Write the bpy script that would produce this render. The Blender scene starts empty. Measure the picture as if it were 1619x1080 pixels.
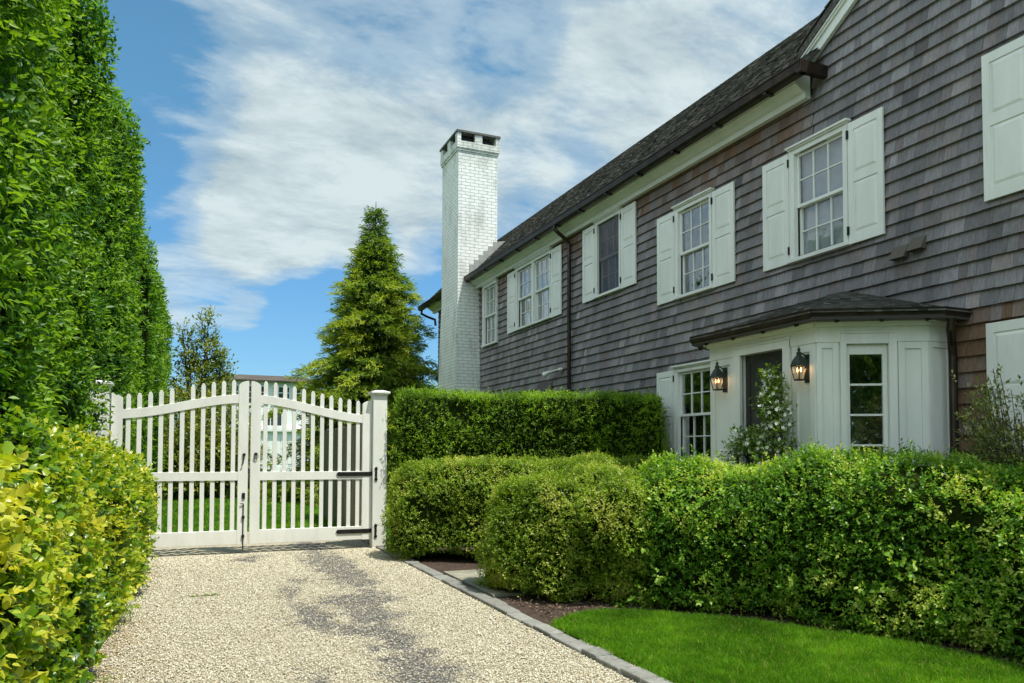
import bpy, bmesh, math, random
import numpy as np
from mathutils import Vector, Matrix
random.seed(7)
rng = np.random.default_rng(11)
R = math.radians
sc = bpy.context.scene
COL = sc.collection

# ------------------------------------------------------------------ camera
cam_d = bpy.data.cameras.new('camera'); cam = bpy.data.objects.new('camera', cam_d); COL.objects.link(cam)
cam_d.sensor_width = 36; cam_d.lens = 1190.51/1619*36; cam_d.shift_y = 135.19/1619
cam_d.clip_start = .05; cam_d.clip_end = 3000
cam.matrix_world = (Matrix.Translation((0, 0, 1.7)) @ Matrix.Rotation(R(-22.9967), 4, 'Z')
                    @ Matrix.Rotation(R(90+2.0545), 4, 'X') @ Matrix.Rotation(R(.1545), 4, 'Z'))
sc.camera = cam

# ------------------------------------------------------------------ sky, sun, exposure
SUN_DIR = Vector((.208, -.364, 1)).normalized()
ELEV = math.asin(SUN_DIR.z)
w = bpy.data.worlds.new('World'); sc.world = w; w.use_nodes = True
nt = w.node_tree; nt.nodes.clear()
def N(nt, t, **k):
    n = nt.nodes.new(t)
    for a, b in k.items():
        if a == 'ins':
            for i, v in b.items(): n.inputs[i].default_value = v
        else: setattr(n, a, b)
    return n
def LK(nt, a, ao, b, bi): nt.links.new(a.outputs[ao], b.inputs[bi])
def ramp(nt, stops, interp='LINEAR'):
    r = nt.nodes.new('ShaderNodeValToRGB'); r.color_ramp.interpolation = interp
    e = r.color_ramp.elements
    while len(e) < len(stops): e.new(.5)
    for i, (p, c) in enumerate(stops):
        e[i].position = p; e[i].color = (*c, 1) if len(c) == 3 else c
    return r
sky = N(nt, 'ShaderNodeTexSky', sky_type='NISHITA', sun_disc=False, sun_elevation=ELEV,
        sun_rotation=math.atan2(SUN_DIR.x, SUN_DIR.y), altitude=0, air_density=1.0, dust_density=.4, ozone_density=2.0)
tc = N(nt, 'ShaderNodeTexCoord')
sep = N(nt, 'ShaderNodeSeparateXYZ'); LK(nt, tc, 'Generated', sep, 0)
def M(nt, op, a=None, b=None, c=None, clamp=False):
    m = nt.nodes.new('ShaderNodeMath'); m.operation = op; m.use_clamp = clamp
    for i, x in enumerate((a, b, c)):
        if x is None: continue
        if isinstance(x, (int, float)): m.inputs[i].default_value = x
        else: nt.links.new(x, m.inputs[i])
    return m.outputs[0]
# clouds lie on a flat sheet overhead: direction divided by its height
zc = M(nt, 'ADD', M(nt, 'MAXIMUM', sep.outputs[2], 0.0), .17)
px = M(nt, 'DIVIDE', sep.outputs[0], zc); py = M(nt, 'DIVIDE', sep.outputs[1], zc)
cmb = N(nt, 'ShaderNodeCombineXYZ'); nt.links.new(px, cmb.inputs[0]); nt.links.new(py, cmb.inputs[1])
mp = N(nt, 'ShaderNodeMapping'); mp.inputs['Rotation'].default_value = (0, 0, R(-38)); mp.inputs['Scale'].default_value = (.85, 1.35, 1)
mp.inputs['Location'].default_value = (3.1, 1.7, 0)
LK(nt, cmb, 0, mp, 0)
n1 = N(nt, 'ShaderNodeTexNoise', ins={'Scale': 1.3, 'Detail': 9, 'Roughness': .58, 'Distortion': .18}); LK(nt, mp, 0, n1, 'Vector')
n2 = N(nt, 'ShaderNodeTexNoise', ins={'Scale': 4.2, 'Detail': 12, 'Roughness': .64, 'Distortion': .22}); LK(nt, mp, 0, n2, 'Vector')
cov = M(nt, 'ADD', M(nt, 'MULTIPLY', n1.outputs[0], .64), M(nt, 'MULTIPLY', n2.outputs[0], .36))
# where the large banks of cloud stand (directions in the sky)
def pdir(u, v):
    f = 1190.51; yaw = R(22.9967); p = R(2.0545)
    fw = Vector((math.sin(yaw)*math.cos(p), math.cos(yaw)*math.cos(p), math.sin(p))); rt = Vector((math.cos(yaw), -math.sin(yaw), 0)); up = rt.cross(fw)
    return (fw + rt*((u-809.5)/f) - up*((v-675.2)/f)).normalized()
for (u, v, inner, outer, amt) in [(520, 90, 9, 17, .17), (330, 250, 5, 13, .10), (640, 290, 4, 9, .10), (330, 420, 4, 9, .13), (480, 430, 2, 7, .15), (1050, 70, 8, 16, .20),
                                  (960, 190, 4, 8, .07), (830, 330, 1, 4, .12), (800, 60, 1.5, 5, -.16), (860, 260, 2, 5, -.10), (210, 130, 2.5, 8, -.24), (560, 380, 1.5, 4, -.12), (250, 360, 1, 4, -.12),
                                  (330, 480, 2, 6, .15), (820, 250, 2, 5, .08), (260, 310, 1.5, 4, -.08), (420, 590, 4, 11, -.30), (560, 560, 3, 8, -.2), (650, 480, 1, 4, .1), (700, 400, 1, 3, -.05)]:
    d = pdir(u, v)
    vm = N(nt, 'ShaderNodeVectorMath', operation='DOT_PRODUCT'); LK(nt, tc, 'Generated', vm, 0); vm.inputs[1].default_value = d
    mr = N(nt, 'ShaderNodeMapRange', interpolation_type='SMOOTHSTEP')
    nt.links.new(vm.outputs['Value'], mr.inputs[0])
    mr.inputs[1].default_value = math.cos(R(outer)); mr.inputs[2].default_value = math.cos(R(inner)); mr.inputs[3].default_value = 0; mr.inputs[4].default_value = amt
    cov = M(nt, 'ADD', cov, mr.outputs[0])
for dv_, inner, outer, amt in [((-.68, .66, .33), 14, 34, .22), ((-.9, .3, .35), 10, 30, .15)]:  # clouds added out of frame, for paler reflections in the window panes
    vm = N(nt, 'ShaderNodeVectorMath', operation='DOT_PRODUCT'); LK(nt, tc, 'Generated', vm, 0); vm.inputs[1].default_value = Vector(dv_).normalized()
    mr = N(nt, 'ShaderNodeMapRange', interpolation_type='SMOOTHSTEP'); nt.links.new(vm.outputs['Value'], mr.inputs[0])
    mr.inputs[1].default_value = math.cos(R(outer)); mr.inputs[2].default_value = math.cos(R(inner)); mr.inputs[3].default_value = 0; mr.inputs[4].default_value = amt
    cov = M(nt, 'ADD', cov, mr.outputs[0])
cr = ramp(nt, [(.515, (0, 0, 0)), (.62, (.45, .45, .45)), (.77, (.96, .96, .96))], 'EASE'); COVN = cov; CRN = cr
hz = N(nt, 'ShaderNodeMapRange', ins={1: -.02, 2: .16, 3: .12, 4: 1}); LK(nt, sep, 2, hz, 0)
fac = M(nt, 'MULTIPLY', cr.outputs[0], hz.outputs[0])
cc = ramp(nt, [(.32, (2.35, 2.95, 3.2)), (.6, (3.85, 4.45, 4.55))]); LK(nt, n2, 0, cc, 0)
vb = N(nt, 'ShaderNodeVectorMath', operation='DOT_PRODUCT'); LK(nt, tc, 'Generated', vb, 0); vb.inputs[1].default_value = Vector((-.70, -.50, .62)).normalized()  # added unseen bright cloud, left and behind the camera, as fill for shade
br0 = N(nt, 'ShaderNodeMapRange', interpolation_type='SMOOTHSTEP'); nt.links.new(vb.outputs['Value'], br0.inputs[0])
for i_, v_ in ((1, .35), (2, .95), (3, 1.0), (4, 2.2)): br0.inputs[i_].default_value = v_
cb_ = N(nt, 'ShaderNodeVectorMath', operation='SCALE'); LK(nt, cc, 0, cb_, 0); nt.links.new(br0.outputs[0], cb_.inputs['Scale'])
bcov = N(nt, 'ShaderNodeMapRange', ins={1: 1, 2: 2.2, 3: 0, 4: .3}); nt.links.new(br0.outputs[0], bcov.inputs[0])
tel = ramp(nt, [(0, (.42, .60, .72)), (.10, (.42, .64, .78)), (.22, (.44, .72, .84)), (.45, (.55, .90, .88)), (1, (.7, 1.0, 1.0))]); LK(nt, sep, 2, tel, 0)
tint = N(nt, 'ShaderNodeMixRGB', blend_type='MULTIPLY', ins={0: 1}); LK(nt, sky, 0, tint, 1); LK(nt, tel, 0, tint, 2)
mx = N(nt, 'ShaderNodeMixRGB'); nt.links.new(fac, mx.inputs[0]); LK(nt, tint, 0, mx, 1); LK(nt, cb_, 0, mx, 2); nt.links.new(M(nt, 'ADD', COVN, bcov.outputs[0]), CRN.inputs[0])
bg = N(nt, 'ShaderNodeBackground', ins={1: .12}); LK(nt, mx, 0, bg, 0)
wo = N(nt, 'ShaderNodeOutputWorld'); LK(nt, bg, 0, wo, 0)

sun_d = bpy.data.lights.new('sun', 'SUN'); sun_d.energy = 3.9; sun_d.angle = R(.55); sun_d.color = (1, .95, .86)
sun = bpy.data.objects.new('sun', sun_d); COL.objects.link(sun)
sun.rotation_euler = SUN_DIR.to_track_quat('Z', 'Y').to_euler(); sun.location = (10, -10, 30)
vs = sc.view_settings; vs.view_transform = 'Standard'; vs.look = 'None'; vs.gamma = 1; vs.exposure = .62

# ------------------------------------------------------------------ helpers
def tag(o, label=None, cat=None, group=None, kind=None):
    if label: o['label'] = label
    if cat: o['category'] = cat
    if group: o['group'] = group
    if kind: o['kind'] = kind
    return o
def empty(name, loc=(0, 0, 0), label=None, cat=None, group=None):
    o = bpy.data.objects.new(name, None); COL.objects.link(o); o.location = loc; o.empty_display_size = .2
    return tag(o, label, cat, group)
def link(o, parent=None):
    COL.objects.link(o)
    if parent is not None:
        o.parent = parent
        pw = Matrix.Identity(4); p = parent; chain = []
        while p is not None: chain.append(p); p = p.parent
        for q in reversed(chain): pw = pw @ Matrix.LocRotScale(q.location, q.rotation_euler, q.scale)
        if o.type == 'MESH' and not o.get('_local'):
            o.data.transform(pw.inverted())
    return o
class MB:
    def __init__(s): s.v = []; s.f = []; s.c = []
    def add(s, verts, faces, col=None):
        b = len(s.v); s.v.extend([tuple(p) for p in verts]); s.f.extend([tuple(b+i for i in f) for f in faces])
        if col is not None: s.c.extend([col]*len(verts))
    def box(s, x0, x1, y0, y1, z0, z1, col=None):
        s.add([(x0, y0, z0), (x1, y0, z0), (x1, y1, z0), (x0, y1, z0), (x0, y0, z1), (x1, y0, z1), (x1, y1, z1), (x0, y1, z1)],
              [(0, 3, 2, 1), (4, 5, 6, 7), (0, 1, 5, 4), (1, 2, 6, 5), (2, 3, 7, 6), (3, 0, 4, 7)], col)
    def fbox(s, fr, s0, s1, d0, d1, z0, z1):
        """box in a wall frame: s along the wall, d outward"""
        P = [fr(a, d, z) for z in (z0, z1) for (a, d) in ((s0, d0), (s1, d0), (s1, d1), (s0, d1))]
        s.add(P, [(0, 3, 2, 1), (4, 5, 6, 7), (0, 1, 5, 4), (1, 2, 6, 5), (2, 3, 7, 6), (3, 0, 4, 7)])
    def prism(s, poly, a, b, fn):
        """poly of 2D points extruded between a and b; fn(p, t) -> 3D"""
        n = len(poly); V = [fn(p, a) for p in poly]+[fn(p, b) for p in poly]
        F = [(i, (i+1) % n, n+(i+1) % n, n+i) for i in range(n)]+[tuple(range(n-1, -1, -1)), tuple(range(n, 2*n))]
        s.add(V, F)
    def tube(s, pts, r, n=8, cap=True):
        pts = [Vector(p) for p in pts]; rr = r if isinstance(r, (list, tuple)) else [r]*len(pts)
        rings = []
        for i, p in enumerate(pts):
            t = (pts[min(i+1, len(pts)-1)]-pts[max(i-1, 0)]).normalized()
            a = t.orthogonal().normalized() if i == 0 else (a - t*a.dot(t)).normalized()
            b = t.cross(a)
            rings.append([p+(a*math.cos(2*math.pi*k/n)+b*math.sin(2*math.pi*k/n))*rr[i] for k in range(n)])
        V = [q for r_ in rings for q in r_]; F = []
        for i in range(len(pts)-1):
            for k in range(n): F.append((i*n+k, i*n+(k+1) % n, (i+1)*n+(k+1) % n, (i+1)*n+k))
        if cap: F.append(tuple(range(n-1, -1, -1))); F.append(tuple((len(pts)-1)*n+k for k in range(n)))
        s.add(V, F)
    def lathe(s, c, prof, n=12, flat=False):
        """prof: (r, z) about the vertical through c"""
        V = []; F = []; off = math.pi/n if flat else 0
        for (r, z) in prof: V += [(c[0]+r*math.cos(2*math.pi*k/n+off), c[1]+r*math.sin(2*math.pi*k/n+off), c[2]+z) for k in range(n)]
        m = len(prof)
        for i in range(m-1):
            for k in range(n): F.append((i*n+k, i*n+(k+1) % n, (i+1)*n+(k+1) % n, (i+1)*n+k))
        F.append(tuple(range(n-1, -1, -1))); F.append(tuple((m-1)*n+k for k in range(n)))
        s.add(V, F)
    def build(s, name, mat, parent=None, bevel=0, smooth=False):
        me = bpy.data.meshes.new(name); me.from_pydata(s.v, [], s.f); me.update()
        if s.c and len(s.c) == len(s.v):
            at = me.color_attributes.new('col', 'FLOAT_COLOR', 'POINT'); at.data.foreach_set('color', np.array(s.c, np.float32).ravel())
        bm = bmesh.new(); bm.from_mesh(me); bmesh.ops.recalc_face_normals(bm, faces=bm.faces); bm.to_mesh(me); bm.free()
        if smooth: me.shade_smooth()
        me.materials.append(mat); o = bpy.data.objects.new(name, me); link(o, parent)
        if bevel:
            m = o.modifiers.new('edge', 'BEVEL'); m.width = bevel; m.segments = 2; m.limit_method = 'ANGLE'; m.angle_limit = R(40)
        return o
def arr_mesh(name, V, F, mat, parent=None, tone=None, smooth=False):
    """V (n,3), F (m,k) arrays -> object, with optional per point 'tone'"""
    me = bpy.data.meshes.new(name); k = F.shape[1]
    me.vertices.add(len(V)); me.vertices.foreach_set('co', V.astype(np.float32).ravel())
    me.loops.add(F.size); me.loops.foreach_set('vertex_index', F.astype(np.int32).ravel())
    me.polygons.add(len(F)); me.polygons.foreach_set('loop_start', np.arange(0, F.size, k, dtype=np.int32))
    me.polygons.foreach_set('loop_total', np.full(len(F), k, np.int32))
    if smooth: me.polygons.foreach_set('use_smooth', np.ones(len(F), bool))
    if tone is not None:
        a = me.attributes.new('tone', 'FLOAT', 'POINT'); a.data.foreach_set('value', tone.astype(np.float32))
    me.update(calc_edges=True); me.materials.append(mat)
    o = bpy.data.objects.new(name, me); link(o, parent); return o

# value noise in numpy
_P = rng.random((32, 32, 32)).astype(np.float32)
def vnoise(P, scale=1., seed=0):
    q = P*scale+seed*7.31; i = np.floor(q).astype(int); f = q-i; f = f*f*(3-2*f)
    o = 0
    for dx in (0, 1):
        for dy in (0, 1):
            for dz in (0, 1):
                wgt = (f[:, 0] if dx else 1-f[:, 0])*(f[:, 1] if dy else 1-f[:, 1])*(f[:, 2] if dz else 1-f[:, 2])
                o = o+wgt*_P[(i[:, 0]+dx) % 32, (i[:, 1]+dy) % 32, (i[:, 2]+dz) % 32]
    return o
def fnoise(P, scale=1., seed=0, oct=3):
    o = 0; a = .5; t = 0
    for k in range(oct): o = o+a*vnoise(P, scale*2**k, seed+k*3); t += a; a *= .55
    return o/t
def unit(v): return v/np.maximum(np.linalg.norm(v, axis=1, keepdims=True), 1e-9)

# ------------------------------------------------------------------ materials
def mat(name, base=(.5, .5, .5), rough=.6, build=None, **k):
    m = bpy.data.materials.new(name); m.use_nodes = True; t = m.node_tree
    b = t.nodes['Principled BSDF']; b.inputs['Base Color'].default_value = (*base, 1); b.inputs['Roughness'].default_value = rough
    for a, v in k.items(): b.inputs[a.replace('_', ' ')].default_value = v
    if build: build(t, b)
    return m
def bump(t, b, src, strength=.3, dist=.01):
    bm_ = N(t, 'ShaderNodeBump', ins={'Strength': strength, 'Distance': dist}); t.links.new(src, bm_.inputs['Height']); LK(t, bm_, 0, b, 'Normal'); return bm_
def objco(t, scale=(1, 1, 1), rot=(0, 0, 0)):
    c = N(t, 'ShaderNodeNewGeometry'); m = N(t, 'ShaderNodeMapping'); m.inputs['Scale'].default_value = scale; m.inputs['Rotation'].default_value = rot
    LK(t, c, 'Position', m, 0); return m
def noisy(c1, c2, scale=6, co=(1, 1, 1), bstr=.15, bdist=.004, detail=6, lo=.35, hi=.65):
    def f(t, b):
        m = objco(t, co); n = N(t, 'ShaderNodeTexNoise', ins={'Scale': scale, 'Detail': detail, 'Roughness': .6}); LK(t, m, 0, n, 'Vector')
        r = ramp(t, [(lo, c1), (hi, c2)]); LK(t, n, 0, r, 0); LK(t, r, 0, b, 'Base Color')
        if bstr: bump(t, b, n.outputs[0], bstr, bdist)
    return f
def painted(c1, c2, scale, dirt_z=None, bst=.08):
    def f(t, b):
        m = objco(t, (1, 1, .3)); n = N(t, 'ShaderNodeTexNoise', ins={'Scale': scale, 'Detail': 6, 'Roughness': .6}); LK(t, m, 0, n, 'Vector')
        r = ramp(t, [(.35, c1), (.65, c2)]); LK(t, n, 0, r, 0)
        m2 = objco(t, (1, 1, .12)); n2_ = N(t, 'ShaderNodeTexNoise', ins={'Scale': 22, 'Detail': 7, 'Roughness': .7}); LK(t, m2, 0, n2_, 'Vector')
        st = ramp(t, [(.58, (0, 0, 0)), (.85, (.55, .55, .55))]); LK(t, n2_, 0, st, 0); fac = st.outputs[0]
        if dirt_z:
            g = N(t, 'ShaderNodeNewGeometry'); sp = N(t, 'ShaderNodeSeparateXYZ'); LK(t, g, 'Position', sp, 0)
            mr = N(t, 'ShaderNodeMapRange', ins={1: dirt_z[0], 2: dirt_z[1], 3: 1, 4: 0}); LK(t, sp, 2, mr, 0)
            n3 = N(t, 'ShaderNodeTexNoise', ins={'Scale': 16, 'Detail': 8, 'Roughness': .7}); LK(t, g, 'Position', n3, 'Vector')
            fac = M(t, 'ADD', fac, M(t, 'MULTIPLY', mr.outputs[0], M(t, 'MULTIPLY', n3.outputs[0], .9)), clamp=True)
        mm = N(t, 'ShaderNodeMixRGB', ins={2: (.40, .38, .30, 1)}); t.links.new(M(t, 'MULTIPLY', fac, .6), mm.inputs[0]); LK(t, r, 0, mm, 1); LK(t, mm, 0, b, 'Base Color')
        n4 = N(t, 'ShaderNodeTexNoise', ins={'Scale': 90, 'Detail': 4}); LK(t, m2, 0, n4, 'Vector'); bump(t, b, n4.outputs[0], bst*2, .002)
    return f
WHITE = mat('white_paint', rough=.42, build=painted((.69, .71, .67), (.78, .79, .75), 3.5))
GATEW = mat('gate_white_paint', rough=.4, build=painted((.76, .76, .71), (.84, .84, .79), 5, (.05, .42)))
BRONZE = mat('bronze_metal', rough=.38, Metallic=.75, build=noisy((.030, .022, .018), (.062, .044, .034), 5, (1, 1, .5), .05, .002))
BLACK = mat('black_iron', rough=.5, Metallic=.5, build=noisy((.012, .012, .012), (.03, .03, .03), 30, bstr=.3, bdist=.002))
LEAD = mat('lead_flashing', rough=.55, Metallic=.2, build=noisy((.25, .26, .25), (.36, .36, .34), 4))
DARK = mat('dark_interior', (.018, .018, .022), .8)
ROOMW = mat('room_wall', (.20, .20, .19), .9)
BLIND = mat('window_blind', rough=.8, build=noisy((.30, .31, .34), (.40, .41, .43), .9, (1, 1, .3), 0))
BARK = mat('bark', rough=.9, build=noisy((.055, .042, .032), (.13, .105, .08), 12, (1, 1, .2), .6, .02))
STAKE = mat('dark_stake', (.03, .024, .02), .7)
def shingle_mat(name, grain=(1, 1, .05), gs=45, bst=.35):
    def f(t, b):
        a = N(t, 'ShaderNodeAttribute', attribute_name='col')
        m = objco(t, grain); n = N(t, 'ShaderNodeTexNoise', ins={'Scale': gs, 'Detail': 5, 'Roughness': .65}); LK(t, m, 0, n, 'Vector')
        r = ramp(t, [(.25, (.62, .62, .62)), (.55, (1, 1, 1)), (.8, (1.35, 1.35, 1.35))]); LK(t, n, 0, r, 0)
        mm = N(t, 'ShaderNodeMixRGB', blend_type='MULTIPLY', ins={0: 1}); LK(t, a, 'Color', mm, 1); LK(t, r, 0, mm, 2)
        m2 = objco(t, (1, 1, .30)); n2_ = N(t, 'ShaderNodeTexNoise', ins={'Scale': 1.1, 'Detail': 5, 'Roughness': .6}); LK(t, m2, 0, n2_, 'Vector')
        r2 = ramp(t, [(.3, (.72, .70, .69)), (.7, (1.2, 1.21, 1.22))]); LK(t, n2_, 0, r2, 0)
        m3 = N(t, 'ShaderNodeMixRGB', blend_type='MULTIPLY', ins={0: 1}); LK(t, mm, 0, m3, 1); LK(t, r2, 0, m3, 2)
        LK(t, m3, 0, b, 'Base Color'); bump(t, b, n.outputs[0], bst, .004)
    return mat(name, rough=.75, build=f)
SHING = shingle_mat('cedar_shingle')
ROOFM = shingle_mat('roof_shingle', (1, 1, 1), 60, .6)
def brickf(t, b):
    g = N(t, 'ShaderNodeNewGeometry'); sp = N(t, 'ShaderNodeSeparateXYZ'); LK(t, g, 'Position', sp, 0)
    s_ = M(t, 'ADD', sp.outputs[0], sp.outputs[1]); cb = N(t, 'ShaderNodeCombineXYZ'); t.links.new(s_, cb.inputs[0]); LK(t, sp, 2, cb, 1)
    br = N(t, 'ShaderNodeTexBrick', ins={'Color1': (.74, .76, .72, 1), 'Color2': (.80, .82, .78, 1), 'Mortar': (.52, .53, .50, 1), 'Scale': 1, 'Mortar Size': .011, 'Mortar Smooth': .3, 'Brick Width': .29, 'Row Height': .102, 'Bias': 0})
    br.offset = .5
    nz = N(t, 'ShaderNodeTexNoise', ins={'Scale': 9, 'Detail': 5}); LK(t, g, 'Position', nz, 'Vector')
    ad = N(t, 'ShaderNodeMixRGB', blend_type='ADD', ins={0: .02}); LK(t, cb, 0, ad, 1); LK(t, nz, 'Color', ad, 2); LK(t, ad, 0, br, 'Vector')
    ms_ = N(t, 'ShaderNodeMapping'); ms_.inputs['Scale'].default_value = (1, 1, .35); LK(t, g, 'Position', ms_, 0)
    n2_ = N(t, 'ShaderNodeTexNoise', ins={'Scale': 2.4, 'Detail': 9, 'Roughness': .7}); LK(t, ms_, 0, n2_, 'Vector')
    tp = N(t, 'ShaderNodeMapRange', ins={1: 10.6, 2: 11.5, 3: 0, 4: -.12}); LK(t, sp, 2, tp, 0); sm = M(t, 'ADD', n2_.outputs[0], tp.outputs[0])
    r = ramp(t, [(.30, (.66, .66, .63)), (.50, (1, 1, 1))]); t.links.new(sm, r.inputs[0])
    mm = N(t, 'ShaderNodeMixRGB', blend_type='MULTIPLY', ins={0: 1}); LK(t, br, 0, mm, 1); LK(t, r, 0, mm, 2); LK(t, mm, 0, b, 'Base Color')
    inv = M(t, 'SUBTRACT', 1.0, br.outputs['Fac']); hh = M(t, 'ADD', inv, M(t, 'MULTIPLY', nz.outputs[0], .5)); bump(t, b, hh, .9, .012)
BRICK = mat('painted_brick', rough=.7, build=brickf)
def glassm(name, tint=(.9, .95, 1), wav=0., f0=.06, gl=1.0):
    m = bpy.data.materials.new(name); m.use_nodes = True; t = m.node_tree; t.nodes.clear()
    o = N(t, 'ShaderNodeOutputMaterial'); mixn = N(t, 'ShaderNodeMixShader'); tr = N(t, 'ShaderNodeBsdfTransparent', ins={0: (*tint, 1)})
    g = N(t, 'ShaderNodeBsdfGlossy', ins={0: (gl, gl, gl, 1), 1: .015}); fr = N(t, 'ShaderNodeLayerWeight', ins={0: .5})
    ff = M(t, 'ADD', M(t, 'POWER', fr.outputs['Facing'], 3.5), f0, clamp=True)
    t.links.new(ff, mixn.inputs[0]); LK(t, tr, 0, mixn, 1); LK(t, g, 0, mixn, 2); LK(t, mixn, 0, o, 0)
    mp_ = objco(t); nz = N(t, 'ShaderNodeTexNoise', ins={'Scale': 2.6, 'Detail': 2}); LK(t, mp_, 0, nz, 'Vector')
    bb = N(t, 'ShaderNodeBump', ins={'Strength': 1, 'Distance': .003+wav}); LK(t, nz, 0, bb, 'Height'); LK(t, bb, 0, g, 'Normal'); LK(t, bb, 0, fr, 'Normal')
    return m
GLASS = glassm('window_glass', (.93, .95, .97), .004, .08)
GLASSB = glassm('reflecting_glass', (.93, .95, .97), .008, .24)
GLASSW = glassm('old_wavy_glass', (.7, .78, .85), .02, .16)
SCREEN = glassm('insect_screen_glass', (.64, .64, .65), 0, .01, .4)
LGLASS = glassm('lantern_glass', (.95, .9, .85), 0, .02)
def leafm(name, stops, rough=.42, trans=.35, tcol=1.6, spec=.5):
    m = bpy.data.materials.new(name); m.use_nodes = True; t = m.node_tree; b = t.nodes['Principled BSDF']; out = t.nodes['Material Output']
    a = N(t, 'ShaderNodeAttribute', attribute_name='tone'); r = ramp(t, stops); LK(t, a, 'Fac', r, 0); LK(t, r, 0, b, 'Base Color')
    b.inputs['Roughness'].default_value = rough; b.inputs['Specular IOR Level'].default_value = spec
    tl = N(t, 'ShaderNodeBsdfTranslucent'); mm = N(t, 'ShaderNodeMixRGB', blend_type='MULTIPLY', ins={0: 1, 2: (tcol*1.05, tcol, tcol*.35, 1)}); LK(t, r, 0, mm, 1); LK(t, mm, 0, tl, 0)
    ms = N(t, 'ShaderNodeMixShader', ins={0: trans}); LK(t, b, 0, ms, 1); LK(t, tl, 0, ms, 2); LK(t, ms, 0, out, 0)
    return m
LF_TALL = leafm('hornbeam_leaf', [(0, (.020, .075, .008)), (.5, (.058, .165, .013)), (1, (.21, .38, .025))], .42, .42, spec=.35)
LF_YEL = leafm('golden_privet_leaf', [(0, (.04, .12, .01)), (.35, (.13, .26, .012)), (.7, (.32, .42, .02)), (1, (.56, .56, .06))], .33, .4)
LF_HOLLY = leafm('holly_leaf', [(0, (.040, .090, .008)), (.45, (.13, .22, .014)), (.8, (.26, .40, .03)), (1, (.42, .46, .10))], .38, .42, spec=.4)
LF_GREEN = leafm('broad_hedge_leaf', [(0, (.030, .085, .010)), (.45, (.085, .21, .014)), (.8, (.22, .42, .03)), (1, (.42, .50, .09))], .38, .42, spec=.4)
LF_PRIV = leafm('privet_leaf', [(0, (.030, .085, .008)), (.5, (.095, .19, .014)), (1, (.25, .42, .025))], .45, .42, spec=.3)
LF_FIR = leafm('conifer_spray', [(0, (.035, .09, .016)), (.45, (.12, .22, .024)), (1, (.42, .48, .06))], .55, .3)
LF_SHR = leafm('shrub_leaf', [(0, (.035, .08, .012)), (.5, (.13, .19, .022)), (1, (.36, .36, .05))], .35, .3)
LF_TREE = leafm('tree_leaf', [(0, (.06, .12, .015)), (.5, (.16, .27, .03)), (1, (.32, .42, .06))], .5, .5)
LF_DARK = leafm('dark_yew_leaf', [(0, (.010, .030, .006)), (1, (.035, .085, .014))], .45, .25)
LF_VINE = leafm('jasmine_leaf', [(0, (.04, .10, .01)), (.6, (.14, .25, .02)), (1, (.34, .42, .05))], .35, .3)
LF_VAR = leafm('variegated_leaf', [(0, (.07, .11, .03)), (.5, (.24, .29, .08)), (1, (.60, .56, .26))], .4, .35)
PETAL = mat('white_petal', (.8, .8, .7), .5)
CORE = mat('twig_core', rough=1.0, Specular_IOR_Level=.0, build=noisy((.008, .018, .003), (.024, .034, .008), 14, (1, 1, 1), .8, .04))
GRASS = leafm('grass_blade', [(0, (.05, .15, .006)), (.5, (.115, .28, .010)), (.9, (.22, .42, .020)), (1, (.38, .36, .10))], .6, .45, spec=.15)

# ------------------------------------------------------------------ leaves
def leaf_obj(name, pos, axis, nrm, L, W, mat_, parent=None, tone=None, fine=False):
    """pos base of leaf, axis its direction, nrm its upper side"""
    n = len(pos); axis = unit(axis); side = unit(np.cross(axis, nrm)); up = np.cross(side, axis)
    L = L.reshape(-1, 1); Wd = (W*L)*.5
    if not fine:
        V = np.stack([pos, pos+axis*L*.45+side*Wd+up*L*.09, pos+axis*L-up*L*.08, pos+axis*L*.45-side*Wd+up*L*.09], 1)
        base = np.arange(n)[:, None]*4
        F = np.concatenate([base+[0, 3, 2], base+[0, 2, 1]]); kk = 4
    else:
        V = np.stack([pos, pos+axis*L*.52+up*L*.0, pos+axis*L-up*L*.14,
                      pos+axis*L*.22+side*Wd*.78+up*L*.06, pos+axis*L*.66+side*Wd*.86+up*L*.05,
                      pos+axis*L*.22-side*Wd*.78+up*L*.06, pos+axis*L*.66-side*Wd*.86+up*L*.05], 1)
        base = np.arange(n)[:, None]*7
        F = np.concatenate([base+[0, 1, 3], base+[3, 1, 4], base+[1, 2, 4], base+[0, 5, 1], base+[5, 6, 1], base+[1, 6, 2]]); kk = 7
    V = V.reshape(-1, 3)
    tn = None if tone is None else np.repeat(tone, kk)
    return arr_mesh(name, V, F, mat_, parent, tn)
def shoots(P, D, k, step, spread, jitter=.35):
    """k leaves along each shoot starting at P heading D; returns pos, axis, normal, index along"""
    n = len(P); D = unit(D); ref = unit(rng.normal(size=(n, 3))); S = unit(np.cross(D, ref)); T = np.cross(D, S)
    pos = []; ax = []; nr = []; idx = []
    for i in range(k):
        a = i*2.4+rng.random(n)*1.2; rad = S*np.cos(a)[:, None]+T*np.sin(a)[:, None]
        pos.append(P+D*(step*i)+rng.normal(size=(n, 3))*step*.12)
        sp = spread*(1-.45*i/max(k-1, 1)); A = unit(D*(1-sp)+rad*sp+rng.normal(size=(n, 3))*jitter*.5)
        ax.append(A); nr.append(unit(D*.8-rad*.4+np.array([0, 0, .75])+rng.normal(size=(n, 3))*jitter)); idx.append(np.full(n, i/max(k-1, 1)))
    return np.concatenate(pos), np.concatenate(ax), np.concatenate(nr), np.concatenate(idx)

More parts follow.
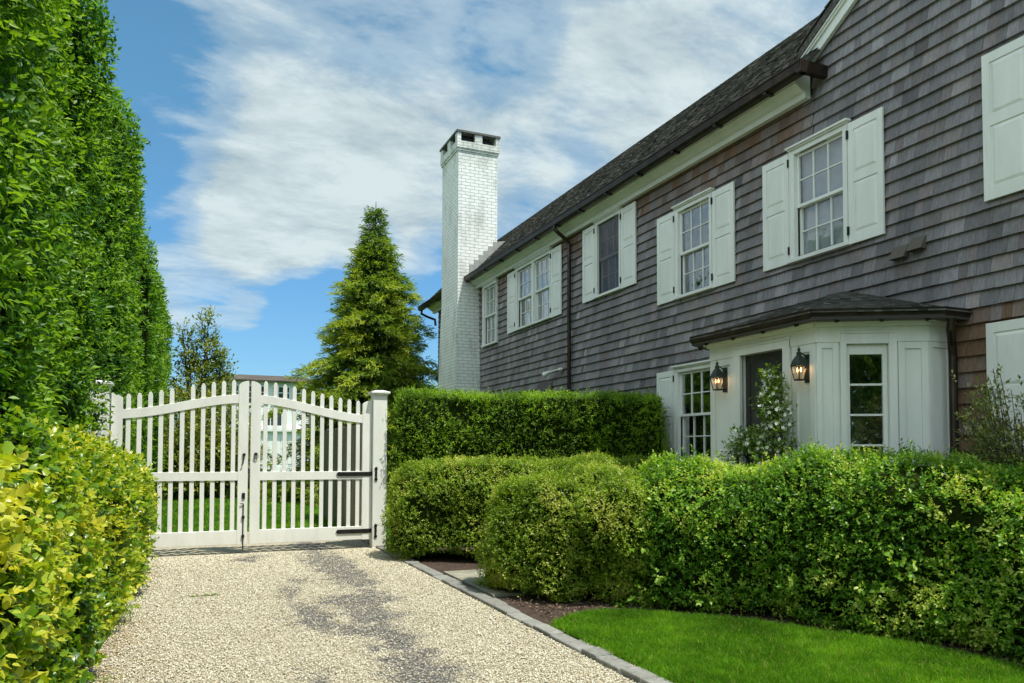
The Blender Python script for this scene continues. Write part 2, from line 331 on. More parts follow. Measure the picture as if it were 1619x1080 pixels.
def resample(path, n):
    p = np.array(path, float); d = np.r_[0, np.cumsum(np.linalg.norm(np.diff(p, axis=0), axis=1))]
    t = np.linspace(0, d[-1], n); return np.stack([np.interp(t, d, p[:, i]) for i in range(p.shape[1])], 1), d[-1]
def smooth_path(path, it=3):
    p = np.array(path, float)
    for _ in range(it):
        q = [p[0]]
        for a, b in zip(p[:-1], p[1:]): q += [a*.75+b*.25, a*.25+b*.75]
        q.append(p[-1]); p = np.array(q)
    return p
class HedgeShape:
    """clipped hedge along a path (x, y, width, height) with rounded ends"""
    def __init__(s, path, z0=.12, n=4., endr=.7, amp=.05, nscale=1.6, seed=0, lean=0.):
        s.p, s.len = resample(smooth_path(path), 160); s.z0 = z0; s.n = n; s.endr = endr; s.amp = amp; s.ns = nscale; s.seed = seed; s.lean = lean
        d = np.gradient(s.p[:, :2], axis=0); s.t = unit(d)
        wm, hm = s.p[:, 2].mean()/2, s.p[:, 3].mean()/2; tq = np.linspace(0, 1, 1500, endpoint=False); vq = tq**6/(tq**6+(1-tq)**6); aa = np.r_[np.concatenate([(k_-1+vq)*math.pi/2 for k_ in range(4)]), 1.5*math.pi]; c, q = np.cos(aa), np.sin(aa); ex = np.where(q < 0, 2/7., 2/s.n)
        xx_, zz_ = wm*np.sign(c)*np.abs(c)**ex, hm*np.sign(q)*np.abs(q)**ex
        s.ta = aa; s.tl = np.r_[0, np.cumsum(np.hypot(np.diff(xx_), np.diff(zz_)))]; s.tl /= s.tl[-1]
    def at(s, u, a, r=1.):
        """u 0..1 along, a 0..pi around (0 = right side, pi = left side), r radial scale"""
        k = u*(len(s.p)-1); i = np.clip(k.astype(int), 0, len(s.p)-2); f = (k-i)[:, None]
        p = s.p[i]*(1-f)+s.p[i+1]*f; t = unit(s.t[i]*(1-f)+s.t[i+1]*f); nr = np.stack([t[:, 1], -t[:, 0]], 1)
        dist = np.minimum(u, 1-u)*s.len; e = np.clip(1-dist/s.endr, 0, 1); sc_ = np.sqrt(np.clip(1-e**2.6, 0, 1))
        w_, h_ = p[:, 2]/2, p[:, 3]-s.z0; c, q = np.cos(a), np.sin(a); ex = np.where(q < 0, 2/7., 2/s.n)
        X = np.sign(c)*np.abs(c)**ex; Z = np.sign(q)*np.abs(q)**ex
        hs = .62+.38*sc_
        # lower half is the flank going straight down
        off = w_*X*sc_*r; zz = s.z0+h_*(.5+.5*Z*r)*1.0
        zz = s.z0+(zz-s.z0)*hs
        pos = np.stack([p[:, 0]+nr[:, 0]*off, p[:, 1]+nr[:, 1]*off, zz], 1)
        endv = np.where(u < .5, -1, 1)[:, None]*np.concatenate([t, np.zeros((len(u), 1))], 1)*(e**2)[:, None]
        N_ = unit(np.stack([nr[:, 0]*np.sign(c)*np.abs(c)**(2-ex)/np.maximum(w_, .1), nr[:, 1]*np.sign(c)*np.abs(c)**(2-ex)/np.maximum(w_, .1), np.sign(q)*np.abs(q)**(2-ex)/np.maximum(h_/2, .1)], 1))
        N_ = unit(N_*(1.02-e)[:, None]+endv*1.2)
        nd = (fnoise(pos, s.ns, s.seed)-.5)*2*s.amp*2+(fnoise(pos, s.ns*3.3, s.seed+2)-.5)*s.amp*1.1
        pos = pos+N_*nd[:, None]; pos[:, 2] = np.maximum(pos[:, 2], .03)
        return pos, N_
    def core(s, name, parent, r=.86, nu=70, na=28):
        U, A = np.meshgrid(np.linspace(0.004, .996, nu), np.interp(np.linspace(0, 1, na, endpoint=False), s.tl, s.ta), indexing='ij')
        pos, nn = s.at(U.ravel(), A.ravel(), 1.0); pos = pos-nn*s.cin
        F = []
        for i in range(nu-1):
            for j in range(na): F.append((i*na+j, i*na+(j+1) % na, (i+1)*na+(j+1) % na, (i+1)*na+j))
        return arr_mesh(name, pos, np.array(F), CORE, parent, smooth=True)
    def sample(s, n):
        u = rng.random(n); wm, hm = s.p[:, 2].mean(), s.p[:, 3].mean(); skip = wm/(2*(wm+hm))*.5
        a = np.interp(skip*.75+(1-1.5*skip)*rng.random(n), s.tl, s.ta)
        return s.at(u, a)
def hedge(name, shape, label, cat, mat_, n_sh, k, leafL, W, step, spread, part='foliage', fine=False, cin=.16, depth=.10, up=.35, keep=None, toneb=0., tips=.0, outg=.5, wild=.02, group=None, hollow=.30, mixsz=.05):
    o = empty(name, (float(shape.p[0, 0]), float(shape.p[0, 1]), 0), label, cat, group)
    shape.cin = cin
    P, Nn = shape.sample(n_sh)
    hl = fnoise(P, 1.9, 31, 3)+.25*(rng.random(len(P))-.5); kx = hl > hollow; P, Nn = P[kx], Nn[kx]
    if keep is not None:
        kx = keep(P, Nn); P, Nn = P[kx], Nn[kx]
    n = len(P); dep = rng.exponential(depth, n); dep = np.minimum(dep, cin*1.4)
    big = fnoise(P, 2.3, 5); out = np.where(rng.random(n) < wild, rng.random(n)*.12, 0)
    P = P-Nn*(dep-out)[:, None]-Nn*(k*step*.6)
    D = unit(Nn*outg+np.array([0, 0, up])+rng.normal(size=(n, 3))*.42)
    pos, ax, nr, ix = shoots(P, D, k, step, spread)
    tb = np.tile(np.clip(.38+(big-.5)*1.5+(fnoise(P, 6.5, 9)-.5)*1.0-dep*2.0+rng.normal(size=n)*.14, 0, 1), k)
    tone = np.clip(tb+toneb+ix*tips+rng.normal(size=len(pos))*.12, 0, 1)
    LL = leafL*(.65+.6*rng.random(len(pos)))*(1-.3*ix)
    LL = LL*np.where(rng.random(len(pos)) < mixsz, 1.45, 1.)
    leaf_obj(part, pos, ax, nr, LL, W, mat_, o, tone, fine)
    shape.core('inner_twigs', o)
    return o
# ------------------------------------------------------------------ ground, drive, lawn, beds
def ground_sheet(name, poly, z, mat_, step=None):
    mb = MB(); mb.add([(x, y, z) for x, y in poly], [tuple(range(len(poly)))]); o = mb.build(name, mat_); tag(o, kind='structure'); return o
GROUND = mat('lawn_soil', rough=.95, build=noisy((.030, .085, .008), (.06, .15, .012), 3, bstr=.5, bdist=.03, lo=.3, hi=.7), Specular_IOR_Level=.1)
ground_sheet('ground', [(-700, -300), (700, -300), (700, 900), (-700, 900)], -.012, GROUND)
def mulchf(t, b):
    m = objco(t); v = N(t, 'ShaderNodeTexVoronoi', ins={'Scale': 55}); LK(t, m, 0, v, 'Vector'); n = N(t, 'ShaderNodeTexNoise', ins={'Scale': 4, 'Detail': 8}); LK(t, m, 0, n, 'Vector')
    r = ramp(t, [(0, (.032, .018, .012)), (.6, (.085, .050, .032)), (1, (.17, .115, .08))]); LK(t, v, 'Color', r, 0)
    mm = N(t, 'ShaderNodeMixRGB', blend_type='MULTIPLY', ins={0: .7}); LK(t, r, 0, mm, 1); LK(t, n, 0, mm, 2); LK(t, mm, 0, b, 'Base Color'); bump(t, b, v.outputs[0], .8, .02)
MULCH = mat('bark_mulch', rough=.95, build=mulchf)
ground_sheet('mulch_bed', [(3.2, -6), (8.3, -6), (8.3, 13.8), (3.2, 13.8)], .022, MULCH)
ground_sheet('mulch_strip', [(-3.4, -6), (-.86, -6), (-.80, 13.5), (-3.4, 13.5)], .016, MULCH)

# driveway grid with worn tar patches
def tarmask(x, y):
    P = np.stack([x, y, np.zeros_like(x)], 1)
    nz = fnoise(P, 1.3, 2, 4); nf = fnoise(P, 7, 9, 3)
    def band(pts, wd):
        d = np.full(len(x), 9.)
        for (ax_, ay), (bx, by) in zip(pts[:-1], pts[1:]):
            vx, vy = bx-ax_, by-ay; t = np.clip(((x-ax_)*vx+(y-ay)*vy)/(vx*vx+vy*vy), 0, 1); d = np.minimum(d, np.hypot(x-ax_-t*vx, y-ay-t*vy))
        return 1-d/wd
    m = np.maximum(band([(2.0, 14.5), (2.0, 12.2), (2.05, 10.8), (1.95, 9.4), (1.85, 8.2), (1.75, 7.2), (1.70, 6.1), (1.6, 5.0), (1.6, 2)], .46), band([(1.3, 10.4), (1.05, 9.0), (1.25, 7.6), (1.6, 7.0)], .42)-.25)
    m = np.maximum(m, band([(.95, 13.0), (.75, 12.6)], .4)-.25); m = np.maximum(m, band([(.9, 6.0), (.95, 4.5)], .38)-.35); m = np.maximum(m, band([(1.5, 8.9), (1.9, 8.6)], .5)-.05)
    return np.clip((m-.06+(nz-.5)*1.5+(nf-.5)*1.5)*1.6, 0, 1)
gx = np.arange(-1.95, 3.061, .05); gy = np.arange(-3, 17.3, .05)
GX, GY = np.meshgrid(gx, gy, indexing='ij'); xx, yy = GX.ravel(), GY.ravel()
zz = .010+(fnoise(np.stack([xx, yy, 0*xx], 1), 1.2, 4)-.5)*.02+(fnoise(np.stack([xx, yy, 0*xx], 1), 8, 4)-.5)*.008
ny = len(gy); ii, jj = np.meshgrid(np.arange(len(gx)-1), np.arange(ny-1), indexing='ij'); b0 = (ii*ny+jj).ravel()
tm = tarmask(xx, yy)
def gravelf(t, b):
    m = objco(t); a = N(t, 'ShaderNodeAttribute', attribute_name='tone')
    v = N(t, 'ShaderNodeTexVoronoi', ins={'Scale': 84, 'Randomness': 1}); LK(t, m, 0, v, 'Vector')
    rc = N(t, 'ShaderNodeSeparateColor'); LK(t, v, 'Color', rc, 0)
    peb = ramp(t, [(0, (.27, .23, .15)), (.3, (.54, .48, .33)), (.7, (.68, .62, .46)), (1, (.80, .77, .66))]); LK(t, rc, 0, peb, 0)
    gap = ramp(t, [(.35, (1, 1, 1)), (.75, (.30, .27, .2))]); LK(t, v, 'Distance', gap, 0)
    p2 = N(t, 'ShaderNodeMixRGB', blend_type='MULTIPLY', ins={0: 1}); LK(t, peb, 0, p2, 1); LK(t, gap, 0, p2, 2)
    tar = ramp(t, [(0, (.045, .043, .04)), (.7, (.12, .112, .10)), (.9, (.32, .29, .23)), (1, (.60, .56, .45))]); LK(t, rc, 1, tar, 0)
    dm = M(t, 'ADD', M(t, 'MULTIPLY', a.outputs['Fac'], 1.5), M(t, 'MULTIPLY', rc.outputs[2], -.5), clamp=True)
    mm = N(t, 'ShaderNodeMixRGB'); t.links.new(dm, mm.inputs[0]); LK(t, p2, 0, mm, 1); LK(t, tar, 0, mm, 2); LK(t, mm, 0, b, 'Base Color')
    h = M(t, 'SUBTRACT', 1.0, v.outputs['Distance']); bump(t, b, h, .8, .012)
GRAVEL = mat('cream_gravel', rough=.9, build=gravelf)
d_ = arr_mesh('driveway', np.stack([xx, yy, zz], 1), np.stack([b0, b0+ny, b0+ny+1, b0+1], 1), GRAVEL, None, tm, True); tag(d_, kind='structure')
# loose pebbles
def pebbles(n, ymin, ymax, s0, s1):
    x = rng.uniform(-1.0, 3.04, n); y = ymin+(ymax-ymin)*rng.random(n)**1.3; k = rng.random(n) > tarmask(x, y)*.86; x, y = x[k], y[k]; n = len(x)
    s = rng.uniform(s0, s1, n)*(1+.05*y); r = rng.random((n, 3))*.5+.7
    octa = np.array([(1, 0, 0), (0, 1, 0), (-1, 0, 0), (0, -1, 0), (0, 0, .7), (0, 0, -.5)], float)
    an = rng.random(n)*6.28; c, q = np.cos(an), np.sin(an)
    o_ = octa[None]*(s[:, None]*r)[:, None, :]; V = np.stack([o_[..., 0]*c[:, None]-o_[..., 1]*q[:, None]+x[:, None], o_[..., 0]*q[:, None]+o_[..., 1]*c[:, None]+y[:, None], o_[..., 2]+.016+0*x[:, None]+rng.random((n, 1))*.008], 2).reshape(-1, 3)
    f = np.array([(0, 1, 4), (1, 2, 4), (2, 3, 4), (3, 0, 4), (1, 0, 5), (2, 1, 5), (3, 2, 5), (0, 3, 5)]); F = (np.arange(n)[:, None, None]*6+f[None]).reshape(-1, 3)
    return V, F, np.repeat(rng.random(n), 6)
V1, F1, T1 = pebbles(140000, 3.6, 13.4, .0038, .0078)
def pebf(t, b):
    a = N(t, 'ShaderNodeAttribute', attribute_name='tone'); r = ramp(t, [(0, (.12, .11, .09)), (.12, (.38, .32, .20)), (.5, (.64, .58, .42)), (1, (.82, .79, .67))]); LK(t, a, 'Fac', r, 0); LK(t, r, 0, b, 'Base Color')
pb = arr_mesh('gravel', V1, F1, mat('pebble', rough=.8, build=pebf), None, T1); tag(pb, 'loose cream pebbles strewn over the driveway', 'gravel', kind='stuff')

# kerb of granite blocks
mb = MB(); y = 4.0-.5; rr = random.Random(3)
y = 1.0
while y < 17.0:
    L = rr.uniform(.26, .42); j = rr.uniform(-.012, .012); h = rr.uniform(.035, .055); g = rr.uniform(.8, 1.1)
    mb.box(3.06+j, 3.225+rr.uniform(-.02, .03), y+.008, y+L-.008, -.05, h, (g*.25, g*.25, g*.22, 1)); y += L
kb = mb.build('kerb', shingle_mat('granite_sett', (1, 1, 1), 25, .6), None, bevel=.012); tag(kb, kind='structure')
# bluestone path
mb = MB()
xs = [3.26, 4.0, 4.75, 5.4, 6.2, 6.72]; rows = [(8.25, 8.85), (8.87, 9.5), (9.52, 10.15)]
for (a, b2) in rows:
    for x0, x1 in zip(xs[:-1], xs[1:]):
        g = rr.uniform(.85, 1.12); sh = rr.uniform(-.02, .02)
        mb.box(x0+.008, x1-.008, a+.006, b2-.006, .0, .052+rr.uniform(0, .006), (g*.29, g*.28, g*.21, 1))
pt = mb.build('path', shingle_mat('bluestone', (1, 1, 1), 6, .15), None, bevel=.006); tag(pt, kind='structure')
# near lawn
EDGE = smooth_path([(3.24, 6.62), (3.75, 6.98), (4.25, 6.92), (4.95, 6.25), (5.45, 5.35), (5.8, 4.7), (5.95, 3.8), (6.0, 2.0), (6.0, -2)], 2)
lawn_poly = [(3.31, -2)]+[tuple(p) for p in EDGE][::1]
lawn_poly = [(3.24, -2), (3.24, 6.6)]+[tuple(p) for p in EDGE[1:]]
o = ground_sheet('lawn', lawn_poly, .040, GROUND)
def in_lawn(x, y):
    ex = np.interp(y, EDGE[::-1, 1][:], EDGE[::-1, 0]) if False else None
    # point in polygon
    px_, py_ = np.array([p[0] for p in lawn_poly]), np.array([p[1] for p in lawn_poly]); c = np.zeros(len(x), bool); j = len(px_)-1
    for i in range(len(px_)):
        cond = ((py_[i] > y) != (py_[j] > y)) & (x < (px_[j]-px_[i])*(y-py_[i])/(py_[j]-py_[i]+1e-12)+px_[i]); c ^= cond; j = i
    return c
def blades(x, y, z0, h, wd, name, label, tone0=0):
    n = len(x); P = np.stack([x, y, np.full(n, z0)], 1); d = unit(np.stack([rng.normal(size=n)*.35, rng.normal(size=n)*.35, np.ones(n)], 1)); a = rng.random(n)*6.28
    s = np.stack([np.cos(a), np.sin(a), 0*a], 1); hh = h*(.55+.7*rng.random(n))*(.7+.6*fnoise(P, 1.7, 3)); hh = hh[:, None]; bend = np.stack([rng.normal(size=n), rng.normal(size=n), -.3*np.ones(n)], 1)*.25
    V = np.stack([P-s*wd, P+s*wd, P+d*hh*.6+s*wd*.7, P+d*hh*.6-s*wd*.7, P+d*hh+bend*hh], 1).reshape(-1, 3); b_ = np.arange(n)[:, None]*5
    F = np.concatenate([b_+[0, 1, 2], b_+[0, 2, 3], b_+[3, 2, 4]]); big = fnoise(P, 1.1, 8)
    tone = np.clip(.45+(big-.5)*1.6+(fnoise(P, 6, 4)-.5)*.9+rng.normal(size=n)*.16+tone0, 0, 1); tone = np.where(rng.random(n) < .04, 1, np.minimum(tone, .9))
    o = arr_mesh(name, V, F, GRASS, None, np.repeat(tone, 5)); return tag(o, label, 'grass', kind='stuff')
x = rng.uniform(3.20, 6.1, 170000); y = rng.uniform(3.6, 7.0, 170000); k = in_lawn(x+rng.normal(size=len(x))*.03, y+rng.normal(size=len(x))*.03); blades(x[k], y[k], .038, .066, .0030, 'grass', 'short bright grass growing in the curved lawn beside the kerb')
x = rng.uniform(-1.6, 9, 60000); y = 17.0+18*rng.random(60000)**1.5; k = y > 17.1+.25*fnoise(np.stack([x, y, 0*x], 1), 2, 1); blades(x[k], y[k], -.01, .10, .009, 'grass', 'mown grass of the far lawn seen through the gate', -.12)
x = rng.uniform(3.28, 3.75, 2600); y = rng.uniform(11.9, 13.6, 2600); blades(x, y, .02, .16, .004, 'grass', 'ragged tuft of grass at the foot of the right gate post', .15)
# bark chips on the bed
n = 9000; x = rng.uniform(3.35, 6.4, n); y = rng.uniform(4.0, 8.2, n); P = np.stack([x, y, np.full(n, .026)], 1)
k = ~in_lawn(x, y); P = P[k]; n = len(P); A = unit(np.stack([rng.normal(size=n), rng.normal(size=n), rng.normal(size=n)*.25], 1)); U = unit(rng.normal(size=(n, 3))*.4+np.array([0, 0, 1]))
CHIP = leafm('bark_chip', [(0, (.04, .022, .014)), (.6, (.12, .075, .05)), (1, (.30, .22, .15))], .9, 0)
tag(leaf_obj('bark_chips', P, A, U, .025+.035*rng.random(n), .35, CHIP, None, rng.random(n)), 'brown bark chips lying loose on the planting bed', 'mulch', kind='stuff')
# ------------------------------------------------------------------ house
WX = 8.2
class Fr:
    def __init__(s, o, sd, nd): s.o = Vector(o); s.s = Vector(sd).normalized(); s.n = Vector(nd).normalized()
    def __call__(s, a, d, z): p = s.o+s.s*a+s.n*d; return (p.x, p.y, z)
house = empty('house', (WX, 8, 0), 'grey cedar shingled two storey house with white shutters and a white entry bay', 'house')
FW = Fr((WX, 0, 0), (0, 1, 0), (-1, 0, 0))

# openings: (y0, y1, z0, z1) outside of casing
SH = .56
WIN = [  # y0, y1 (casing), z0, z1, units, shutters, kind
    (7.54, 8.62, 4.58, 6.26, 1, True, 'blind'),
    (10.45, 11.53, 4.58, 6.26, 1, True, 'wavy'),
    (13.44, 14.53, 5.17, 6.86, 1, True, 'screen'),
    (16.77, 19.00, 5.12, 6.84, 2, True, 'double'),
    (20.40, 21.56, 5.00, 6.86, 1, False, 'plain'),
    (10.44, 11.56, 1.60, 3.30, 1, True, 'plain'),
    (3.98, 5.06, 4.58, 6.26, 1, True, 'wavy'),
    (3.98, 5.07, 1.52, 3.22, 1, True, 'plain')]
CAS = .085
holes = [(a+CAS, b-CAS, c+.06, d-.10) for (a, b, c, d, *_k) in WIN]
bay_hole = (6.35, 9.15, 0.0, 3.2)
# backing wall with openings
def wall_holes(mb, y0, y1, z0, z1, X0, X1, hl):
    ys = sorted({y0, y1, *[h[0] for h in hl if y0 < h[0] < y1], *[h[1] for h in hl if y0 < h[1] < y1]}); zs = sorted({z0, z1, *[h[2] for h in hl if z0 < h[2] < z1], *[h[3] for h in hl if z0 < h[3] < z1]})
    for a, b in zip(ys[:-1], ys[1:]):
        run = None
        for c, d in zip(zs[:-1], zs[1:]):
            m_ = ((a+b)/2, (c+d)/2); hit = any(h[0] < m_[0] < h[1] and h[2] < m_[1] < h[3] for h in hl)
            if hit:
                if run: mb.box(X0, X1, a, b, run[0], run[1]); run = None
            else: run = (run[0], d) if run else (c, d)
        if run: mb.box(X0, X1, a, b, run[0], run[1])
GS = .60; GB = 7.52  # gable rake slope, wall height where it starts (y = 8.25)
def rakez(y): return GB+GS*(8.25-y)
mb = MB(); wall_holes(mb, 8.25, 26.25, 0, 7.1, WX+.03, WX+.2, holes+[bay_hole]); wall_holes(mb, -2.2, 8.25, 0, 7.5, WX+.03, WX+.2, holes+[bay_hole])
mb.add([(WX+.03, 8.25, 7.5), (WX+.03, 3.0, rakez(3.0)), (WX+.03, -2.2, 7.5), (WX+.2, 8.25, 7.5), (WX+.2, 3.0, rakez(3.0)), (WX+.2, -2.2, 7.5)], [(0, 1, 2), (5, 4, 3), (0, 3, 4, 1), (1, 4, 5, 2), (0, 2, 5, 3)])
mb.box(WX+.2, 12.1, 26.05, 26.25, 0, 7.1); mb.box(WX+.2, 16, -2.2, -2.0, 0, 7.5); mb.box(12.0, 12.2, 8.25, 26.05, 0, 7.1); mb.box(15.9, 16.1, -2.0, 8.25, 0, 7.5)
mb.add([(WX+.03, 26.25, 7.1), (12.2, 26.25, 7.1), (10.15, 26.25, 9.2), (WX+.03, 26.05, 7.1), (12.2, 26.05, 7.1), (10.15, 26.05, 9.2)], [(0, 1, 2), (5, 4, 3), (0, 3, 4, 1), (1, 4, 5, 2), (2, 5, 3, 0)])
mb.box(WX+.2, 12.0, 8.05, 8.2, 0, 7.1)
mb.build('wall', mat('wall_sheathing', (.05, .045, .042), .9), house)

# cedar shingles
EXP = .1815
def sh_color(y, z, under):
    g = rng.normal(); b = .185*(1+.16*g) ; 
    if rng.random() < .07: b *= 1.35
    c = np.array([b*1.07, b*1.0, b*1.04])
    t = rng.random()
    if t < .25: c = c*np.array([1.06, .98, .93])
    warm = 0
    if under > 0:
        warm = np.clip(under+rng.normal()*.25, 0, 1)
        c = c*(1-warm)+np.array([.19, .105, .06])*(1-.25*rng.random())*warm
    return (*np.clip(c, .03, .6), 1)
def shingle_rows(mb, y0, y1, z0, z1, hl, toplim=None, under=lambda y, z: 0, front=None):
    row = 0; z = z0
    while z < z1:
        za, zb = z, min(z+EXP, z1+.0); y = y0-rng.random()*.1
        while y < y1:
            wd = rng.uniform(.09, .27); a, b = max(y, y0), min(y+wd, y1); y += wd
            if b-a < .02: continue
            segs = [(a, b, za, zb)]
            for h in hl:
                ns = []
                for (p, q, c, d) in segs:
                    if q <= h[0] or p >= h[1] or d <= h[2] or c >= h[3]: ns.append((p, q, c, d)); continue
                    if p < h[0]: ns.append((p, h[0], c, d))
                    if q > h[1]: ns.append((h[1], q, c, d))
                    m0, m1 = max(p, h[0]), min(q, h[1])
                    if c < h[2]: ns.append((m0, m1, c, h[2]))
                    if d > h[3]: ns.append((m0, m1, h[3], d))
                segs = ns
            for (p, q, c, d) in segs:
                if q-p < .012 or d-c < .012: continue
                if toplim is not None:
                    tl = toplim((p+q)/2)
                    if c >= tl-.01: continue
                    d = min(d, tl)
                col = sh_color(p, c, under((p+q)/2, (c+d)/2)); j = rng.uniform(-.002, .003); zj = rng.uniform(-.004, .002); g = .0018
                bo, to = -.001-j, WX*0+.018
                xb, xt = WX-.017-j, WX+.022
                V = [(xb, p+g, c+zj), (xb, q-g, c+zj), (xt, q-g, d+.004), (xt, p+g, d+.004), (WX+.03, p+g, c+zj), (WX+.03, q-g, c+zj), (WX+.03, q-g, d+.004), (WX+.03, p+g, d+.004)]
                mb.add(V, [(0, 1, 2, 3), (0, 4, 5, 1), (0, 3, 7, 4), (1, 5, 6, 2)], col)
        z += EXP; row += 1
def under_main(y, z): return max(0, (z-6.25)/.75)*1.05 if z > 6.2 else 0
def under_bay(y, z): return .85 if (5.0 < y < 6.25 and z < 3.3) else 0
mb = MB()
sh_holes = holes+[(6.13, 9.29, 0, 3.45)]
zst = .30
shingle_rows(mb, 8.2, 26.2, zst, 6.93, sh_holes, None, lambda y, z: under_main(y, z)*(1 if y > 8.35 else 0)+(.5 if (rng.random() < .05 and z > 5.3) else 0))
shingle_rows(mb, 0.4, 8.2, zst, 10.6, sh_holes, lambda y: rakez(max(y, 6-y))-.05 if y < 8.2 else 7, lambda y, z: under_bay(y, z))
mb.build('shingle_cladding', SHING, house)
# far corner: exposed ends of the shingle courses
mb = MB(); z = zst
while z < 6.9:
    mb.add([(WX-.004, 26.2, z), (WX+.02, 26.2, z+EXP), (WX+.6, 26.2, z+EXP), (WX+.6, 26.2, z), (WX-.004, 26.262, z), (WX+.02, 26.262, z+EXP), (WX+.6, 26.262, z+EXP), (WX+.6, 26.262, z)],
           [(0, 1, 2, 3), (7, 6, 5, 4), (0, 4, 5, 1), (1, 5, 6, 2), (0, 3, 7, 4)], (.11, .10, .10, 1)); z += EXP
mb.build('corner_shingle', SHING, house)

# main roof: rows of shingles on a 45 degree slope
def roof_rows(mb, P0, along, upv, nrm, length, height, exp, colf, wmin=.08, wmax=.22, clip=None, butt=.018):
    P0, along, upv, nrm = map(Vector, (P0, along, upv, nrm)); along.normalize(); upv.normalize(); nrm.normalize(); t = 0
    while t < height:
        s = -rng.random()*.1; t1 = min(t+exp, height); lo, hi = (0, length) if clip is None else clip(t)
        while s < hi:
            wd = rng.uniform(wmin, wmax); a, b = max(s, lo), min(s+wd, hi); s += wd
            if b-a < .01: continue
            j = rng.uniform(0, .008); g = .0015; tj = rng.uniform(-.006, .004)
            q = [P0+along*(a+g)+upv*(t+tj)+nrm*(butt+j), P0+along*(b-g)+upv*(t+tj)+nrm*(butt+j), P0+along*(b-g)+upv*(t1+.01)+nrm*.004, P0+along*(a+g)+upv*(t1+.01)+nrm*.004,
                 P0+along*(a+g)+upv*(t+tj)-nrm*.002, P0+along*(b-g)+upv*(t+tj)-nrm*.002]
            mb.add(q, [(0, 1, 2, 3), (0, 4, 5, 1), (0, 3, 4), (1, 5, 2)], colf())
        t += exp
def roofcol():
    b = .105*(1+.38*rng.normal()); b = min(max(b, .03), .26)
    if rng.random() < .16: b *= 1.9
    return (b*1.05, b*.98, b*.86, 1)
EX0, EZ0 = 7.74, 7.10   # eave edge
RX, RZ = 10.1, EZ0+10.1-EX0
mb = MB(); q = math.sqrt(.5)
mb.prism([(EX0, EZ0-.03), (EX0, EZ0), (RX, RZ), (2*RX-EX0, EZ0), (2*RX-EX0, EZ0-.03), (RX, RZ-.18)], 7.98, 27.15, lambda p, t: (p[0], t, p[1]))
rf = mb.build('roof', mat('roof_deck', (.05, .045, .04), .9), house)
mb = MB(); roof_rows(mb, (EX0-.02, 8.0, EZ0-.01), (0, 1, 0), (q, 0, q), (-q, 0, q), 19.15, (RX-EX0)/q+.02, .13, roofcol, .07, .17, None, .022)
for k in range(int(19.2/.14)):   # ridge course
    b = .09*(1+.3*rng.normal()); mb.add([(RX-.10, 7.98+k*.14, RZ-.075), (RX, 7.98+k*.14, RZ+.03), (RX+.10, 7.98+k*.14, RZ-.075), (RX-.10, 8.11+k*.14, RZ-.085), (RX, 8.11+k*.14, RZ+.02), (RX+.10, 8.11+k*.14, RZ-.085)],
                                        [(0, 1, 4, 3), (1, 2, 5, 4), (0, 2, 1)], (b, b*.95, b*.85, 1))
mb.build('roof_shingles', ROOFM, rf)
# cornice under the eave
def cornice(mb, y0, y1):
    prof = [(8.185, 6.87), (8.09, 6.87), (8.085, 6.95), (8.03, 6.965), (7.935, 7.035), (7.90, 7.04), (7.895, 7.075), (7.85, 7.09), (7.83, 7.14), (8.185, 7.40)]
    mb.prism(prof, y0, y1, lambda p, t: (p[0], t, p[1]))
mb = MB(); cornice(mb, 8.22, 26.6); mb.build('cornice', WHITE, house)
# gutter, its return at the near corner, straps
mb = MB()
gp = [(7.845, 7.045), (7.75, 7.045), (7.705, 7.075), (7.69, 7.175), (7.675, 7.185), (7.675, 7.20), (7.705, 7.20), (7.715, 7.10), (7.845, 7.10)]
mb.prism(gp, 7.93, 27.2, lambda p, t: (p[0], t, p[1]))
mb.prism([(7.90, 7.045), (7.99, 7.045), (8.02, 7.20), (7.90, 7.21)], 7.70, 8.19, lambda p, t: (t, p[0], p[1]))
for k in range(16): mb.box(7.70, 7.86, 8.6+k*1.17, 8.66+k*1.17, 7.025, 7.05)
gut = mb.build('gutter', BRONZE, house)
mb = MB()
mb.tube([(7.76, 15.75, 7.08), (7.76, 15.75, 6.99), (7.80, 15.72, 6.93), (8.06, 15.70, 6.74), (8.115, 15.70, 6.66), (8.115, 15.70, .15)], .045, 12)
for z in (6.0, 4.0, 2.0): mb.tube([(8.115, 15.70, z), (8.115, 15.70, z+.05)], .054, 12)
mb.build('downspout', BRONZE, house, smooth=False)
mb = MB(); mb.tube([(7.80, 27.05, 7.06), (7.80, 27.05, 6.92), (7.95, 26.7, 6.75), (8.12, 26.4, 6.62), (8.13, 26.35, 6.4)], .045, 10); mb.build('downspout', BRONZE, house)
# near gable roof with rake board
mb = MB()
for sgn in (1, -1):
    yE, yR = (8.32, 3.0) if sgn > 0 else (-2.32, 3.0)
    zE, zR = rakez(8.32), rakez(3.0)
    mb.add([(8.06, yE, zE+.0), (8.06, yR, zR), (16.3, yR, zR), (16.3, yE, zE), (8.06, yE, zE+.12), (8.06, yR, zR+.12), (16.3, yR, zR+.12), (16.3, yE, zE+.12)],
           [(0, 1, 2, 3), (7, 6, 5, 4), (0, 4, 5, 1), (1, 5, 6, 2), (2, 6, 7, 3), (3, 7, 4, 0)])
gr = mb.build('roof', mat('gable_roof_deck', rough=.9, build=noisy((.05, .045, .04), (.12, .11, .1), 20)), house)
mb = MB(); sl = math.hypot(1, GS)
roof_rows(mb, (8.03, 8.34, rakez(8.34)+.13), (1, 0, 0), (0, -1/sl, GS/sl), (0, GS/sl, 1/sl), 8.2, 5.34*sl, .13, roofcol, .1, .2, None, .02)
mb.build('roof_shingles', ROOFM, gr)
mb = MB()
